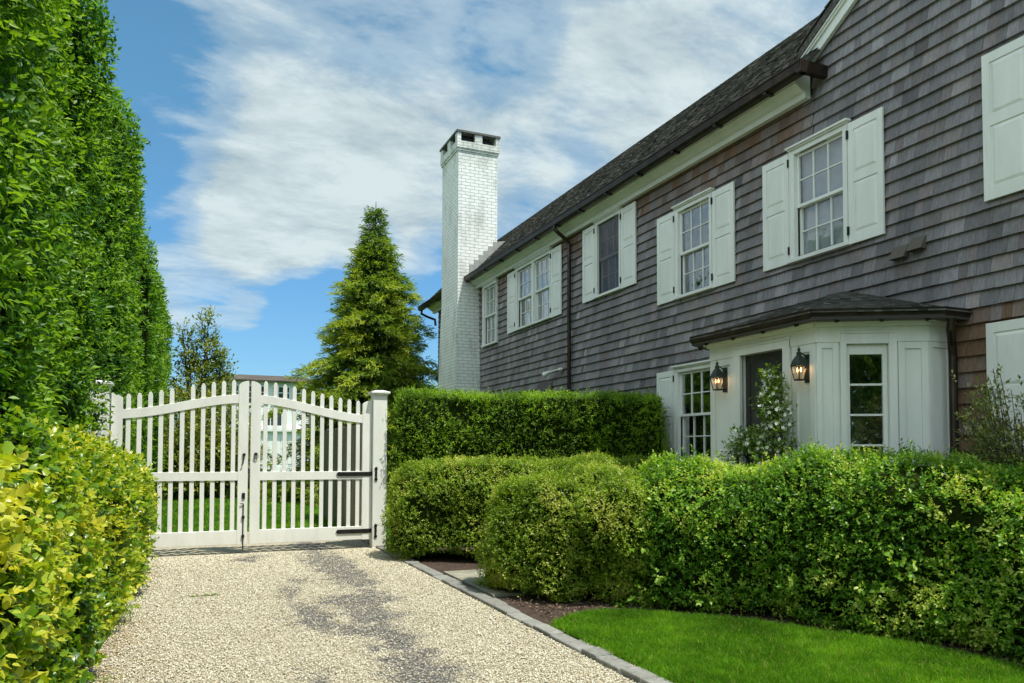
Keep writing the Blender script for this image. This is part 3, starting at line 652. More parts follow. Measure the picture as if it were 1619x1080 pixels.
def rake(mb, x0, x1, d0, d1, yb=8.25):
    def P(y, o_): return (y, rakez(y)+o_)
    poly = [P(yb, d0), P(3.0, d0), P(3.0, d1), P(yb, d1)]
    mb.prism(poly, x0, x1, lambda p, t: (t, p[0], p[1]))
rake(mb, 8.125, 8.185, -.22, -.07, 8.27); rake(mb, 8.095, 8.185, -.07, -.035, 8.29); rake(mb, 8.075, 8.185, -.035, .0, 8.31)
mb.build('rake_board', WHITE, house, bevel=.004)

# windows
def bars(mb, fr, s0, s1, z0, z1, d0, d1, cols, rows, rail, mun):
    mb.fbox(fr, s0, s0+rail, d0, d1, z0, z1); mb.fbox(fr, s1-rail, s1, d0, d1, z0, z1)
    mb.fbox(fr, s0+rail, s1-rail, d0, d1, z0, z0+rail*1.1); mb.fbox(fr, s0+rail, s1-rail, d0, d1, z1-rail, z1)
    for i in range(1, cols): c = s0+rail+(s1-s0-2*rail)*i/cols; mb.fbox(fr, c-mun, c+mun, d0+.006, d1-.004, z0+rail*1.1, z1-rail)
    for i in range(1, rows): c = z0+rail*1.1+(z1-z0-2.1*rail)*i/rows; mb.fbox(fr, s0+rail, s1-rail, d0+.008, d1-.006, c-mun, c+mun)
def shutter(fr, s0, s1, z0, z1, parent, lab, openfar):
    mb = MB(); d0, d1 = .022, .052; w_ = s1-s0; st = .085
    mb.fbox(fr, s0+st, s1-st, d0+.004, d1-.014, z0+.1, z1-.1)
    mb.fbox(fr, s0, s0+st, d0, d1, z0, z1); mb.fbox(fr, s1-st, s1, d0, d1, z0, z1)
    H = z1-z0; r_ = [(0, .085), (.50, .575), (.935, 1)]
    for a, b in r_: mb.fbox(fr, s0+st, s1-st, d0, d1-.0015, z0+H*a, z0+H*b)
    for a, b in ((.085, .50), (.575, .935)):     # raised fields with sloping borders
        A, B = z0+H*a+.012, z0+H*b-.012; x0, x1 = s0+st+.012, s1-st-.012; i = .035
        V = [fr(x0, d1-.014, A), fr(x1, d1-.014, A), fr(x1, d1-.014, B), fr(x0, d1-.014, B), fr(x0+i, d1-.001, A+i), fr(x1-i, d1-.001, A+i), fr(x1-i, d1-.001, B-i), fr(x0+i, d1-.001, B-i)]
        mb.add(V, [(4, 5, 6, 7), (0, 1, 5, 4), (1, 2, 6, 5), (2, 3, 7, 6), (3, 0, 4, 7)])
    o = mb.build('shutter', WHITE, parent); return o
def hinge(fr, s, zs, parent):
    for z in zs:
        mb = MB(); mb.fbox(fr, s-.018, s+.018, .052, .066, z, z+.11); mb.tube([fr(s, .07, z-.005), fr(s, .07, z+.115)], .009, 8); mb.build('hinge', BLACK, parent)
def window(fr, s0, s1, z0, z1, units, shut, kind, parent):
    mb = MB(); c = CAS
    mb.fbox(fr, s0, s0+c, -.16, .045, z0, z1-.10); mb.fbox(fr, s1-c, s1, -.16, .045, z0, z1-.10)
    mb.fbox(fr, s0, s1, -.16, .045, z1-.10, z1-.03); mb.fbox(fr, s0-.015, s1+.015, 0, .075, z1-.03, z1-.008); mb.fbox(fr, s0-.035, s1+.035, 0, .10, z1-.008, z1+.022)
    if units == 2: m_ = (s0+s1)/2; mb.fbox(fr, m_-.06, m_+.06, -.16, .04, z0, z1-.10)
    # back band
    for a, b in ((s0+.0, s0+.018), (s1-.018, s1)): mb.fbox(fr, a, b, .045, .058, z0, z1-.03)
    wn = mb.build('window', WHITE, parent, bevel=.003)
    mb = MB(); mb.fbox(fr, s0-.03, s1+.03, -.16, .085, z0-.035, z0+.018); mb.build('sill', WHITE, wn, bevel=.004)
    spans = [(s0+c, s1-c)] if units == 1 else [(s0+c, (s0+s1)/2-.06), ((s0+s1)/2+.06, s1-c)]
    zb, zt = z0+.018, z1-.10; zm = (zb+zt)/2
    for (a, b) in spans:
        mb = MB(); bars(mb, fr, a+.002, b-.002, zm-.02, zt-.002, -.055, -.015, 3, 2, .042, .0095); mb.build('sash', WHITE, wn, bevel=.002)
        mb = MB(); bars(mb, fr, a+.002, b-.002, zb+.002, zm+.02, -.105, -.062, 3, 2, .042, .0095); mb.build('sash', WHITE, wn, bevel=.002)
        g = {'blind': GLASS, 'wavy': GLASSW, 'screen': GLASS, 'double': GLASS, 'plain': GLASSB}[kind]
        mb = MB(); mb.fbox(fr, a+.03, b-.03, -.042, -.036, zm-.005, zt-.03); mb.build('pane', g, wn)
        mb = MB(); mb.fbox(fr, a+.03, b-.03, -.09, -.084, zb+.03, zm+.005); mb.build('pane', g, wn)
        if kind == 'screen':
            mb = MB(); mb.fbox(fr, a+.004, b-.004, -.008, -.005, zb+.01, zt-.01); mb.build('insect_screen', SCREEN, wn)
        if kind in ('blind',):
            mb = MB(); mb.fbox(fr, a-.05, b+.05, -.135, -.125, zb+.02, zt+.02); mb.build('blind', BLIND, wn)
        if kind == 'double':
            mb = MB(); nf = 26
            for i in range(nf):
                t0 = a+(b-a)*i/nf; t1 = a+(b-a)*(i+1)/nf; d = -.24-.02*(i % 2); d2 = -.24-.02*((i+1) % 2)
                mb.add([fr(t0, d, zb), fr(t1, d2, zb), fr(t1, d2, zt+.05), fr(t0, d, zt+.05)], [(0, 1, 2, 3)])
            mb.build('curtain', BLIND, wn)
    if shut:
        shutter(fr, s0-.012-SH, s0-.014, z0-.03, z1-.05, wn, None, 0); shutter(fr, s1+.014, s1+.012+SH, z0-.03, z1-.05, wn, None, 1)
        hinge(fr, s0-.012, (z0+.10, z1-.26), wn); hinge(fr, s1+.012, (z0+.10, z1-.26), wn)
    return wn
for (a, b, c, d, un, sh_, kd) in WIN: window(FW, a, b, c, d, un, sh_, kd, house)
# rooms behind the glass
mb = MB(); mb.box(9.9, 10.0, 8.25, 26.0, 0, 7.0); mb.box(WX+.2, 9.9, 8.25, 26.0, 3.55, 3.75); mb.build('room_wall', ROOMW, house)

# chimney
cx0, cx1, cy0, cy1 = 7.49, 8.80, 21.98, 23.62
mb = MB()
def ring(x0, x1, y0, y1, z): return [(x0, y0, z), (x1, y0, z), (x1, y1, z), (x0, y1, z)]
lev = [ring(7.38, 8.62, cy0-.30, cy1+.2, 0), ring(7.38, 8.55, cy0-.22, cy1+.2, 2.2), ring(7.42, 8.46, cy0-.12, cy1+.12, 3.6), ring(cx0-.04, 8.5, cy0-.02, cy1+.04, 5.4), ring(cx0, cx1, cy0, cy1, 6.6), ring(cx0, cx1, cy0, cy1, 11.18)]
V = [p for l in lev for p in l]; F = []
for i in range(len(lev)-1):
    for k in range(4): F.append((i*4+k, i*4+(k+1) % 4, i*4+4+(k+1) % 4, i*4+4+k))
F += [(3, 2, 1, 0), tuple(20+k for k in range(4))]
mb.add(V, F)
mb.box(cx0-.03, cx1+.03, cy0-.03, cy1+.03, 11.18, 11.26); mb.box(cx0-.055, cx1+.055, cy0-.055, cy1+.055, 11.26, 11.47)
# piers of the open top
pz0, pz1 = 11.47, 11.735; t_ = .12
X0, X1, Y0, Y1 = cx0-.05, cx1+.05, cy0-.05, cy1+.05; xm, ym = (X0+X1)/2, (Y0+Y1)/2
for (a, b) in ((X0, X0+t_), (xm-.12, xm+.12), (X1-t_, X1)):
    mb.box(a, b, Y0, Y0+t_, pz0, pz1); mb.box(a, b, Y1-t_, Y1, pz0, pz1)
for (a, b) in ((ym-.13, ym+.13),): mb.box(X0, X0+t_, a, b, pz0, pz1); mb.box(X1-t_, X1, a, b, pz0, pz1)
for xx_ in ((X0, X0+t_), (X1-t_, X1)):
    mb.box(xx_[0], xx_[1], Y0+t_, Y0+t_+.1, pz0, pz1); mb.box(xx_[0], xx_[1], Y1-t_-.1, Y1-t_, pz0, pz1)
ch = mb.build('chimney', BRICK, house)
mb = MB(); mb.box(X0-.03, X1+.03, Y0-.03, Y1+.03, pz1, 11.80); mb.build('chimney_cap', mat('slate_slab', rough=.7, build=noisy((.06, .065, .06), (.12, .12, .11), 8)), ch)
mb = MB(); mb.box(X0+.2, X1-.2, Y0+.2, Y1-.2, pz0, pz0+.2); mb.build('flue', DARK, ch)
mb = MB()   # stepped flashing and the lead saddle behind
for k in range(6):
    x = 7.86+k*.16; z = x-.64+.04; mb.box(x, x+.16+.001*k, cy0-.012-.001*k, cy0+.005, z-.12, z+.36)
mb.add([(8.79, 22.02, 7.9), (9.22, 22.02, 8.52), (8.79, 22.02, 8.44), (8.79, 23.4, 7.9), (9.22, 23.4, 8.52), (8.79, 23.4, 8.44)], [(0, 1, 2), (5, 4, 3), (1, 4, 5, 2), (2, 5, 3, 0)])
mb.build('flashing', LEAD, ch)
# vents in the shingles
for (y0, y1, z) in ((6.64, 6.86, 4.17), (6.40, 6.60, 4.22)):
    mb = MB(); mb.add([FW(y0, .01, z+.17), FW(y1, .01, z+.17), FW(y1, .11, z), FW(y0, .11, z), FW(y0, .0, z), FW(y1, .0, z), FW(y0, .085, z+.0), FW(y1, .085, z)], [(0, 1, 2, 3), (0, 3, 4), (1, 5, 2), (0, 4, 5, 1)])
    mb.build('vent', mat('vent_wood', (.10, .085, .065), .8) if z < 4.2 else bpy.data.materials['vent_wood'], house)
mb = MB(); mb.add([FW(16.75, .0, 3.52), FW(16.75, .16, 3.05), FW(16.75, .0, 3.05), FW(17.6, .0, 3.52), FW(17.6, .16, 3.05), FW(17.6, 0, 3.05)], [(0, 1, 2), (5, 4, 3), (0, 3, 4, 1), (1, 4, 5, 2)])
mb.build('vent_hood', mat('aged_wood', rough=.8, build=noisy((.07, .055, .055), (.12, .10, .10), 8)), house)

# ------------------------------------------------------------------ entry bay (part of the house)
PA = [(8.2, 6.12), (7.83, 6.12), (6.756, 6.74), (6.756, 8.68), (7.83, 9.30), (8.2, 9.30)]
BZ = 3.26; FZ = .45
def frame_of(i):
    a, b = Vector((*PA[i], 0)), Vector((*PA[i+1], 0)); d = (b-a); L = d.length; d.normalize(); n_ = Vector((-d.y, d.x, 0))
    cen = Vector((7.6, 7.71, 0))
    if (a-cen).dot(n_) < 0: n_ = -n_
    return Fr(a, d, n_), L
fC, LC = frame_of(0); fB, LB = frame_of(1); fA, LA = frame_of(2); fB2, LB2 = frame_of(3); fC2, LC2 = frame_of(4)
bay = MB()
def slab(fr, L, spans, hz0=None, hz1=None, T=.10, bot=.2, top=BZ):
    """wall panel with openings: spans = [(s0, s1, z0, z1)]"""
    s = 0
    for (a, b, c, d) in spans:
        bay.fbox(fr, s, a, -T, 0, bot, top); bay.fbox(fr, a, b, -T, 0, bot, c) if c > bot+.01 else None; bay.fbox(fr, a, b, -T, 0, d, top); s = b
    bay.fbox(fr, s, L, -T, 0, bot, top)
# A runs from y 6.74 (s=0) to 8.68; door opening 7.25..8.01
dS0, dS1, dZ = .51, 1.30, 3.02
slab(fA, LA, [(dS0, dS1, .5, dZ)])
wS0, wS1, wZ0, wZ1 = LB-.80, LB-.33, .95, 3.06   # fB runs from the wall side (7.83,6.12) to the front
slab(fB, LB, [(wS0, wS1, wZ0, wZ1)]); slab(fB2, LB2, [(.4, .85, wZ0, wZ1)]); slab(fC, LC, []); slab(fC2, LC2, [])
# framing of the panels: rails, stiles
def trim(fr, s0, s1, z0, z1, t=.022, wd=.07):
    bay.fbox(fr, s0, s0+wd, 0, t, z0, z1); bay.fbox(fr, s1-wd, s1, 0, t, z0, z1); bay.fbox(fr, s0+wd, s1-wd, 0, t-.002, z0, z0+wd*1.3); bay.fbox(fr, s0+wd, s1-wd, 0, t-.002, z1-wd*1.1, z1)
trim(fA, .0, dS0-.14, .45, 3.02, .022, .085); trim(fA, dS1+.14, LA, .45, 3.02, .022, .085)
trim(fB, .0, wS0-.11, .45, 3.02, .022, .075); trim(fB, wS1+.09, LB, .45, 3.02, .022, .06); trim(fC, .0, LC, .45, 3.02, .022, .06)
trim(fB2, 0, .3, .45, 3.02); trim(fB2, .95, LB2, .45, 3.02); trim(fC2, 0, LC2, .45, 3.02, .022, .06)
for fr, L in ((fA, LA), (fB, LB), (fC, LC), (fB2, LB2), (fC2, LC2)):
    e = .012
    bay.fbox(fr, -e, L+e, 0, .030, 3.02, 3.20); bay.fbox(fr, -e*2, L+e*2, 0, .065, 3.20, 3.235); bay.fbox(fr, -e*4, L+e*4, 0, .11, 3.235, 3.262)
    bay.fbox(fr, -e, L+e, 0, .028, .2, .45)
# door casing and window casing of the bay
for a, b in ((dS0-.12, dS0), (dS1, dS1+.12)): bay.fbox(fA, a, b, -.02, .045, .45, 3.10)
bay.fbox(fA, dS0-.12, dS1+.12, 0, .047, dZ, 3.115); bay.fbox(fA, dS0-.13, dS1+.13, 0, .06, 3.115, 3.14)
for a, b in ((wS0-.09, wS0), (wS1, wS1+.07)): bay.fbox(fB, a, b, -.02, .042, .45, 3.12)
bay.fbox(fB, wS0, wS1, 0, .036, wZ1-.06, 3.12); bay.fbox(fB, wS0-.09, wS1+.07, 0, .052, 3.12, 3.14)
bo = bay.build('entry_bay', WHITE, house, bevel=.003)
# tall narrow window of the bay
mb = MB(); a, b = wS0, wS1; z0, z1 = wZ0, wZ1-.06
mb.fbox(fB, a, a+.05, -.06, -.02, z0, z1); mb.fbox(fB, b-.05, b, -.06, -.02, z0, z1); mb.fbox(fB, a+.05, b-.05, -.06, -.02, z1-.12, z1); mb.fbox(fB, a+.05, b-.05, -.06, -.02, z0, z0+.15)
for k in range(1, 5): z = z0+.15+(z1-z0-.27)*k/5; mb.fbox(fB, a+.05, b-.05, -.055, -.024, z-.012, z+.012)
mb.build('sash', WHITE, bo, bevel=.002)
mb = MB(); mb.fbox(fB, a+.03, b-.03, -.045, -.039, z0+.05, z1-.05); mb.build('pane', GLASSB, bo)
mb = MB(); mb.fbox(fB2, .4, .85, -.045, -.039, wZ0, wZ1); mb.build('pane', GLASS, bo)
# inside of the bay: pale walls of the hall, floor
mb = MB(); mb.add([fB(wS0-.1, -1.2, 0.2), fB(wS1-.22, -1.2, .2), fB(wS1-.22, -1.2, 3.2), fB(wS0-.1, -1.2, 3.2), fB(wS0-.1, -1.25, 0.2), fB(wS1-.22, -1.25, .2), fB(wS1-.22, -1.25, 3.2), fB(wS0-.1, -1.25, 3.2)], [(0, 1, 2, 3), (7, 6, 5, 4), (0, 4, 5, 1), (1, 5, 6, 2), (2, 6, 7, 3), (3, 7, 4, 0)])
mb.box(6.9, 9.8, 6.2, 9.2, .30, .44); mb.build('hall_wall', ROOMW, bo)
# dark front door, screen frame and handle
mb = MB(); D0, D1 = -.085, -.055
mb.fbox(fA, dS0, dS1, D0-.01, D1-.012, .5, dZ)
for a, b in ((dS0, dS0+.085), (dS1-.085, dS1)): mb.fbox(fA, a, b, D0, D1, .5, dZ)
for a, b in ((.5, .72), (1.45, 1.56), (dZ-.11, dZ)): mb.fbox(fA, dS0+.085, dS1-.085, D0, D1-.001, a, b)
mb.fbox(fA, dS0+.17, dS1-.17, D1-.012, D1-.004, 1.66, dZ-.2); mb.fbox(fA, dS0+.17, dS1-.17, D1-.012, D1-.004, .8, 1.38)
dr = mb.build('door', mat('dark_door_paint', rough=.35, build=noisy((.020, .021, .020), (.034, .034, .032), 6, bstr=.05)), bo, bevel=.004)
mb = MB(); mb.fbox(fA, dS1-.062, dS1-.028, D1, D1+.012, 1.58, 1.86); mb.tube([fA(dS1-.045, D1+.01, 1.80), fA(dS1-.045, D1+.05, 1.80), fA(dS1-.045, D1+.055, 1.68), fA(dS1-.045, D1+.012, 1.64)], .010, 8); mb.build('handle', BLACK, dr)
mb = MB(); mb.fbox(fA, dS1+.02, dS1+.06, .046, .06, 1.58, 1.85); mb.lathe(fA(dS1+.04, .075, 1.70), [(.0, -.02), (.028, -.012), (.03, 0), (.028, .012), (0, .02)], 10); mb.build('bell_plate', BLACK, bo)
# bay roof
E_ = []
gA = [(8.2, 5.86), (7.77, 5.86), (6.53, 6.58), (6.53, 8.84), (7.77, 9.56), (8.2, 9.56)]; RZ0 = 3.335; apex = Vector((8.19, 7.66, 3.93)); apex2 = Vector((8.19, 7.86, 3.93))
mb = MB(); V = [(x, y, RZ0) for x, y in gA]+[tuple(apex), tuple(apex2)]+[(x, y, 3.25) for x, y in gA]
mb.add(V, [(0, 1, 6), (1, 2, 6), (2, 3, 7, 6), (3, 4, 7), (4, 5, 7), (8, 9, 10, 11, 12, 13), (0, 8, 9, 1), (1, 9, 10, 2), (2, 10, 11, 3), (3, 11, 12, 4), (4, 12, 13, 5)])
br_ = mb.build('roof', bpy.data.materials['roof_deck'], bo)
mb = MB()
for i in range(5):
    a = Vector((*gA[i], RZ0)); b = Vector((*gA[i+1], RZ0)); ap = apex if i < 2 else (apex2 if i > 2 else None)
    ta, tb = (apex, apex2) if i == 2 else (ap, ap)
    al = (b-a); L = al.length; al.normalize(); top = ta; perp = (top-a)-al*(top-a).dot(al); Hh = perp.length; upv = perp.normalized(); nr_ = al.cross(upv)
    if nr_.z < 0: nr_ = -nr_
    sa, sb = (ta-a).dot(al), (tb-a).dot(al)
    roof_rows(mb, a-upv*.03+nr_*.006, al, upv, nr_, L, Hh, .082, lambda: (lambda g: (g*1.02, g*.98, g*.9, 1))(max(.03, .10*(1+.3*rng.normal()))*(1.7 if rng.random() < .1 else 1)), .07, .15, (lambda t, sa=sa, sb=sb, L=L, Hh=Hh: (sa*t/Hh, L-(L-sb)*t/Hh)), .013)
mb.build('roof_shingles', ROOFM, br_)
# gutter round the bay
mb = MB(); G = [(8.19, 5.84), (7.78, 5.84), (6.50, 6.58), (6.50, 8.85), (7.78, 9.59), (8.19, 9.59)]
def inset(poly, d):
    out = []; c = Vector((7.6, 7.71))
    for i, p in enumerate(poly):
        p = Vector(p)
        if i in (0, len(poly)-1): q = poly[1] if i == 0 else poly[-2]; out.append((p.x, p.y+(d if i == 0 else -d))); continue
        a, b = Vector(poly[i-1]), Vector(poly[i+1]); e1, e2 = (p-a).normalized(), (b-p).normalized()
        n1, n2 = Vector((-e1.y, e1.x)), Vector((-e2.y, e2.x))
        if n1.dot(c-p) < 0: n1 = -n1
        if n2.dot(c-p) < 0: n2 = -n2
        m_ = (n1+n2).normalized(); out.append(tuple(p+m_*(d/max(.3, m_.dot(n1)))))
    return out
rings = [(0, 3.375), (.012, 3.29), (.05, 3.25), (.13, 3.245), (.13, 3.265), (.055, 3.27), (.026, 3.30), (.014, 3.375)]
pr = [[(x, y, z) for x, y in inset(G, d)] for d, z in rings]; nn_ = len(pr); V = [p for r_ in pr for p in r_]; F = []
for k in range(nn_):
    for i in range(5): a = k*6+i; b = ((k+1) % nn_)*6+i; F.append((a, a+1, b+1, b))
F += [tuple(k*6 for k in range(nn_)), tuple(k*6+5 for k in reversed(range(nn_)))]
mb.add(V, F)
for i, L in ((1, 3), (2, 4), (3, 3)):
    for k in range(L):
        t = (k+.5)/L; x = G[i][0]*(1-t)+G[i+1][0]*t; y = G[i][1]*(1-t)+G[i+1][1]*t; mb.tube([(x+.04, y, 3.255), (x+.06, y, 3.225), (x+.10, y, 3.24)], .014, 6)
mb.build('gutter', BRONZE, bo)
mb = MB(); mb.tube([(7.95, 5.90, 3.28), (7.97, 5.93, 3.14), (8.06, 5.985, 2.98), (8.09, 6.0, 2.85), (8.09, 6.0, .2)], .047, 12); mb.build('downspout', BRONZE, bo)
mb = MB(); mb.tube([(8.0, 9.5, 3.26), (8.05, 9.45, 3.12), (8.11, 9.4, 3.0), (8.11, 9.4, .2)], .045, 10); mb.build('downspout', BRONZE, bo)
mb = MB(); mb.box(6.0, 6.74, 7.0, 8.4, .053, .22); mb.box(6.35, 6.74, 7.0, 8.4, .22, .40); mb.build('step', bpy.data.materials['bluestone'], house)

# ------------------------------------------------------------------ wall lanterns
BULB = bpy.data.materials.new('lamp_glow'); BULB.use_nodes = True; t = BULB.node_tree; t.nodes.clear(); e = N(t, 'ShaderNodeEmission', ins={0: (1, .50, .16, 1), 1: 7}); oo = N(t, 'ShaderNodeOutputMaterial'); LK(t, e, 0, oo, 0)
COPPER = mat('aged_copper', rough=.45, Metallic=.7, build=noisy((.035, .045, .04), (.09, .10, .085), 12, bstr=.1))
CANDLE = mat('candle_sleeve', (.6, .5, .35), .6)
def lantern(s, label):
    cen = Vector(fA(s, .14, 2.59)); o = empty('wall_lantern', tuple(fA(s, .06, 2.58)), label, 'lantern', 'lit lanterns flanking the entrance')
    mb = MB(); c = (cen.x, cen.y, cen.z); n4 = 4
    a0 = math.atan2(fA.s.y, fA.s.x)+math.pi/4
    K = .88
    def sq(r, z): return [(c[0]+K*r*math.cos(a0+k*math.pi/2), c[1]+K*r*math.sin(a0+k*math.pi/2), c[2]+K*z) for k in range(4)]
    lo, hi = sq(.062, .0), sq(.104, .19)
    for k in range(4): mb.tube([lo[k], hi[k]], .007, 6)
    for k in range(4): mb.tube([lo[k], lo[(k+1) % 4]], .008, 6); mb.tube([hi[k], hi[(k+1) % 4]], .010, 6)
    mb.add(sq(.068, -.012)+sq(.068, .002), [(0, 1, 2, 3), (7, 6, 5, 4), (0, 4, 5, 1), (1, 5, 6, 2), (2, 6, 7, 3), (3, 7, 4, 0)])
    mb.build('frame', COPPER, o)
    mb = MB(); prof = [(.112, .192), (.108, .204), (.092, .250), (.062, .300), (.03, .335), (.012, .345)]
    V = [p for r, z in prof for p in sq(r, z)]; F = [(i*4+k, i*4+(k+1) % 4, i*4+4+(k+1) % 4, i*4+4+k) for i in range(4) for k in range(4)]+[(16, 17, 18, 19)]
    mb.add(V, F); mb.lathe(c, [(r_*K, z_*K) for r_, z_ in [(.03, .33), (.034, .37), (.012, .385), (.022, .40), (.024, .412), (.008, .43), (.004, .455)]], 10); mb.build('lantern_roof', COPPER, o)
    mb = MB(); mb.fbox(fA, s-.045, s+.045, .0, .014, 2.56, 2.90); mb.tube([fA(s, .01, 2.85), fA(s, .08, 2.90), tuple(cen+Vector((0, 0, .32)))], .010, 8); mb.tube([fA(s, .01, 2.60), tuple(cen+Vector((0, 0, -.005)))], .011, 8); mb.build('bracket', COPPER, o)
    mb = MB(); V = sq(.058, .003)+sq(.098, .186); mb.add(V, [(0, 1, 5, 4), (1, 2, 6, 5), (2, 3, 7, 6), (3, 0, 4, 7)]); mb.build('glass', LGLASS, o)
    mb = MB()
    for dx in (-.028, .028): mb = MB(); p = (cen.x, cen.y+dx, cen.z); mb.lathe(p, [(.009, .0), (.009, .085), (.008, .09)], 8); mb.build('candle', CANDLE, o)
    for dx in (-.028, .028):
        mb = MB(); p = (cen.x, cen.y+dx, cen.z); mb.lathe(p, [(.003, .092), (.009, .103), (.010, .113), (.004, .135), (.001, .15)], 8)
        mb.build('bulb', BULB, o, smooth=True)
    l = bpy.data.lights.new('lantern_light', 'POINT'); l.energy = .3; l.color = (1, .6, .28); l.shadow_soft_size = .03; lo_ = bpy.data.objects.new('lantern_light', l); COL.objects.link(lo_); lo_.parent = o; lo_.location = cen+Vector((0, 0, .13))-o.location
lantern(1.645, 'lit lantern left of the dark front door, beside the ground floor window')
lantern(.13, 'lit lantern right of the dark front door, nearer the tall bay window')
# floodlight on the wall
fl = empty('floodlight', FW(16.3, .03, 3.70), 'small white twin floodlight on the shingles left of the long downspout', 'floodlight')
mb = MB(); mb.lathe(FW(16.2, .06, 3.74), [(.045, -.03), (.06, -.01), (.06, .02), (.03, .04)], 12); mb.build('junction_box', WHITE, fl)
mb = MB(); mb.tube([FW(16.2, .08, 3.75), FW(16.45, .14, 3.72), FW(16.62, .16, 3.70)], .022, 8); mb.build('arm', WHITE, fl)
mb = MB(); mb.tube([FW(16.58, .16, 3.72), FW(16.70, .19, 3.68), FW(16.78, .21, 3.66)], [.03, .055, .075], 12); mb.build('lamp_head', WHITE, fl)

# ------------------------------------------------------------------ gate
GYF, GYB = 13.535, 13.595
def curve(t):  # t 0 at the hinge side, 1 at the meeting side -> height of rail underside
    s = t*t*(3-2*t); return 2.245+.31*s
def gate_leaf(x0, x1, hinge_left, label, missing=()):
    o = empty('gate_leaf', ((x0 if hinge_left else x1), 13.56, 0), label, 'gate', 'leaves of the white driveway gate')
    W = x1-x0; st = .165
    def tt(x): t = (x-x0)/W; return t if hinge_left else 1-t
    def stile(a, b, h, roundleft):
        mb = MB(); n = 10; pts = [(a, .16), (b, .16)]
        if roundleft: pts += [(b, h)]+[(b-(b-a)*math.sin(q_*math.pi/2/n), h-.10*(1-math.cos(q_*math.pi/2/n))) for q_ in range(1, n+1)]
        else: pts += [(b-(b-a)*(1-math.sin(q_*math.pi/2/n)) if False else b-(b-a)*(1-math.cos((n-q_)*math.pi/2/n))*0, 0) for q_ in range(0)]+[(b-(b-a)*(1-math.cos(q_*math.pi/2/n)), h-.10*(1-math.sin(q_*math.pi/2/n))) for q_ in range(0, n+1)]
        mb.prism(pts, GYF-.006, GYB+.006, lambda p, t: (p[0], t, p[1])); mb.build('stile', GATEW, o, bevel=.004)
    # the rounded shoulder drops away from the joint with its neighbour
    hz = 2.66; mz = 2.93
    if hinge_left: stile(x0, x0+st, hz, False_r := False); stile(x1-st, x1-.004, mz, True)
    else: stile(x0+.004, x0+st, mz, False); stile(x1-st, x1, hz, True)
    a, b = x0+st, x1-st
    mb = MB(); n = 24
    V = []; F = []
    for i in range(n+1):
        x = a+(b-a)*i/n; z = curve(tt(x)); V += [(x, GYF, z), (x, GYB, z), (x, GYB, z+.15), (x, GYF, z+.15)]
    for i in range(n):
        for k in range(4): F.append((i*4+k, i*4+(k+1) % 4, i*4+4+(k+1) % 4, i*4+4+k))
    F += [(0, 1, 2, 3), (n*4+3, n*4+2, n*4+1, n*4)]
    mb.add(V, F); mb.build('top_rail', GATEW, o, bevel=.004)
    mb = MB(); mb.box(a, b, GYF, GYB, 1.24, 1.385); mb.build('middle_rail', GATEW, o, bevel=.004)
    mb = MB(); mb.box(a, b, GYF, GYB, .165, .40); mb.build('bottom_rail', GATEW, o, bevel=.004)
    for i in range(11):
        x = a+(b-a)*(i+.5)/11+(-.035 if hinge_left else .03)*0; h = curve(tt(x))+.15+.20; hw = .0345
        mb = MB(); top = h if i not in missing else curve(tt(x))+.02
        mb.add([(x-hw, GYF+.014, .39), (x+hw, GYF+.014, .39), (x+hw, GYB-.014, .39), (x-hw, GYB-.014, .39), (x-hw, GYF+.014, top), (x+hw, GYF+.014, top), (x+hw, GYB-.014, top), (x-hw, GYB-.014, top),
                (x-hw*.45, GYF+.014, top+.045), (x+hw*.45, GYF+.014, top+.045), (x+hw*.45, GYB-.014, top+.045), (x-hw*.45, GYB-.014, top+.045)],
               [(0, 3, 2, 1), (0, 1, 5, 4), (1, 2, 6, 5), (2, 3, 7, 6), (3, 0, 4, 7), (4, 5, 9, 8), (5, 6, 10, 9), (6, 7, 11, 10), (7, 4, 8, 11), (8, 9, 10, 11)])
        mb.build('picket', GATEW, o, bevel=.004)
    return o
gl = gate_leaf(-1.20, .880, True, 'left leaf of the white arched picket gate, partly hidden by the golden hedge', (5,))
gr2 = gate_leaf(.908, 2.985, False, 'right leaf of the white arched picket gate, hung on black strap hinges')
def strap(xa, xb, z, parent, pl=None):
    mb = MB(); n = 12; hw = .037; d = 1 if xb > xa else -1
    pts = [(xa, z-hw), (xb-d*.03, z-hw), (xb, z), (xb-d*.03, z+hw), (xa, z+hw)]
    if d < 0: pts = pts[::-1]
    mb.prism(pts, GYF-.016, GYF-.0075, lambda p, t: (p[0], t, p[1]))
    for x in (.2, .5, .85): X_ = xa+(xb-xa)*x; mb.tube([(X_, GYF-.014, z), (X_, GYF-.024, z)], .011, 8)
    mb.tube([(xa, GYF-.02, z-.055), (xa, GYF-.02, z+.055)], .017, 10); mb.build('strap_hinge', BLACK, parent)
strap(3.01, 2.36, 1.335, gr2); strap(3.01, 2.36, .315, gr2); strap(-1.23, -.70, .315, gl); strap(-1.23, -.70, 1.335, gl)
mb = MB(); mb.tube([(.81, GYF-.02, .85), (.81, GYF-.02, .07)], .0095, 8); mb.tube([(.81, GYF-.02, .85), (.76, GYF-.03, .852)], .008, 6)
for z in (.28, .60): mb.box(.787, .833, GYF-.034, GYF-.0075, z, z+.045)
mb.box(.785, .835, GYF-.022, GYF-.0075, .93, 1.03); mb.build('drop_bolt', BLACK, gl)
mb = MB(); mb.lathe((.81, GYF-.02, 1.68), [(.0, -.022), (.026, -.016), (.026, .016), (.0, .022)], 10); mb.tube([(.81, GYF-.035, 1.68), (.80, GYF-.045, 1.60), (.795, GYF-.04, 1.53), (.77, GYF-.03, 1.49)], .009, 8); mb.build('latch', BLACK, gl)
mb = MB(); mb.lathe((1.0, GYF-.02, 1.69), [(0, -.024), (.028, -.016), (.028, .016), (0, .024)], 10)
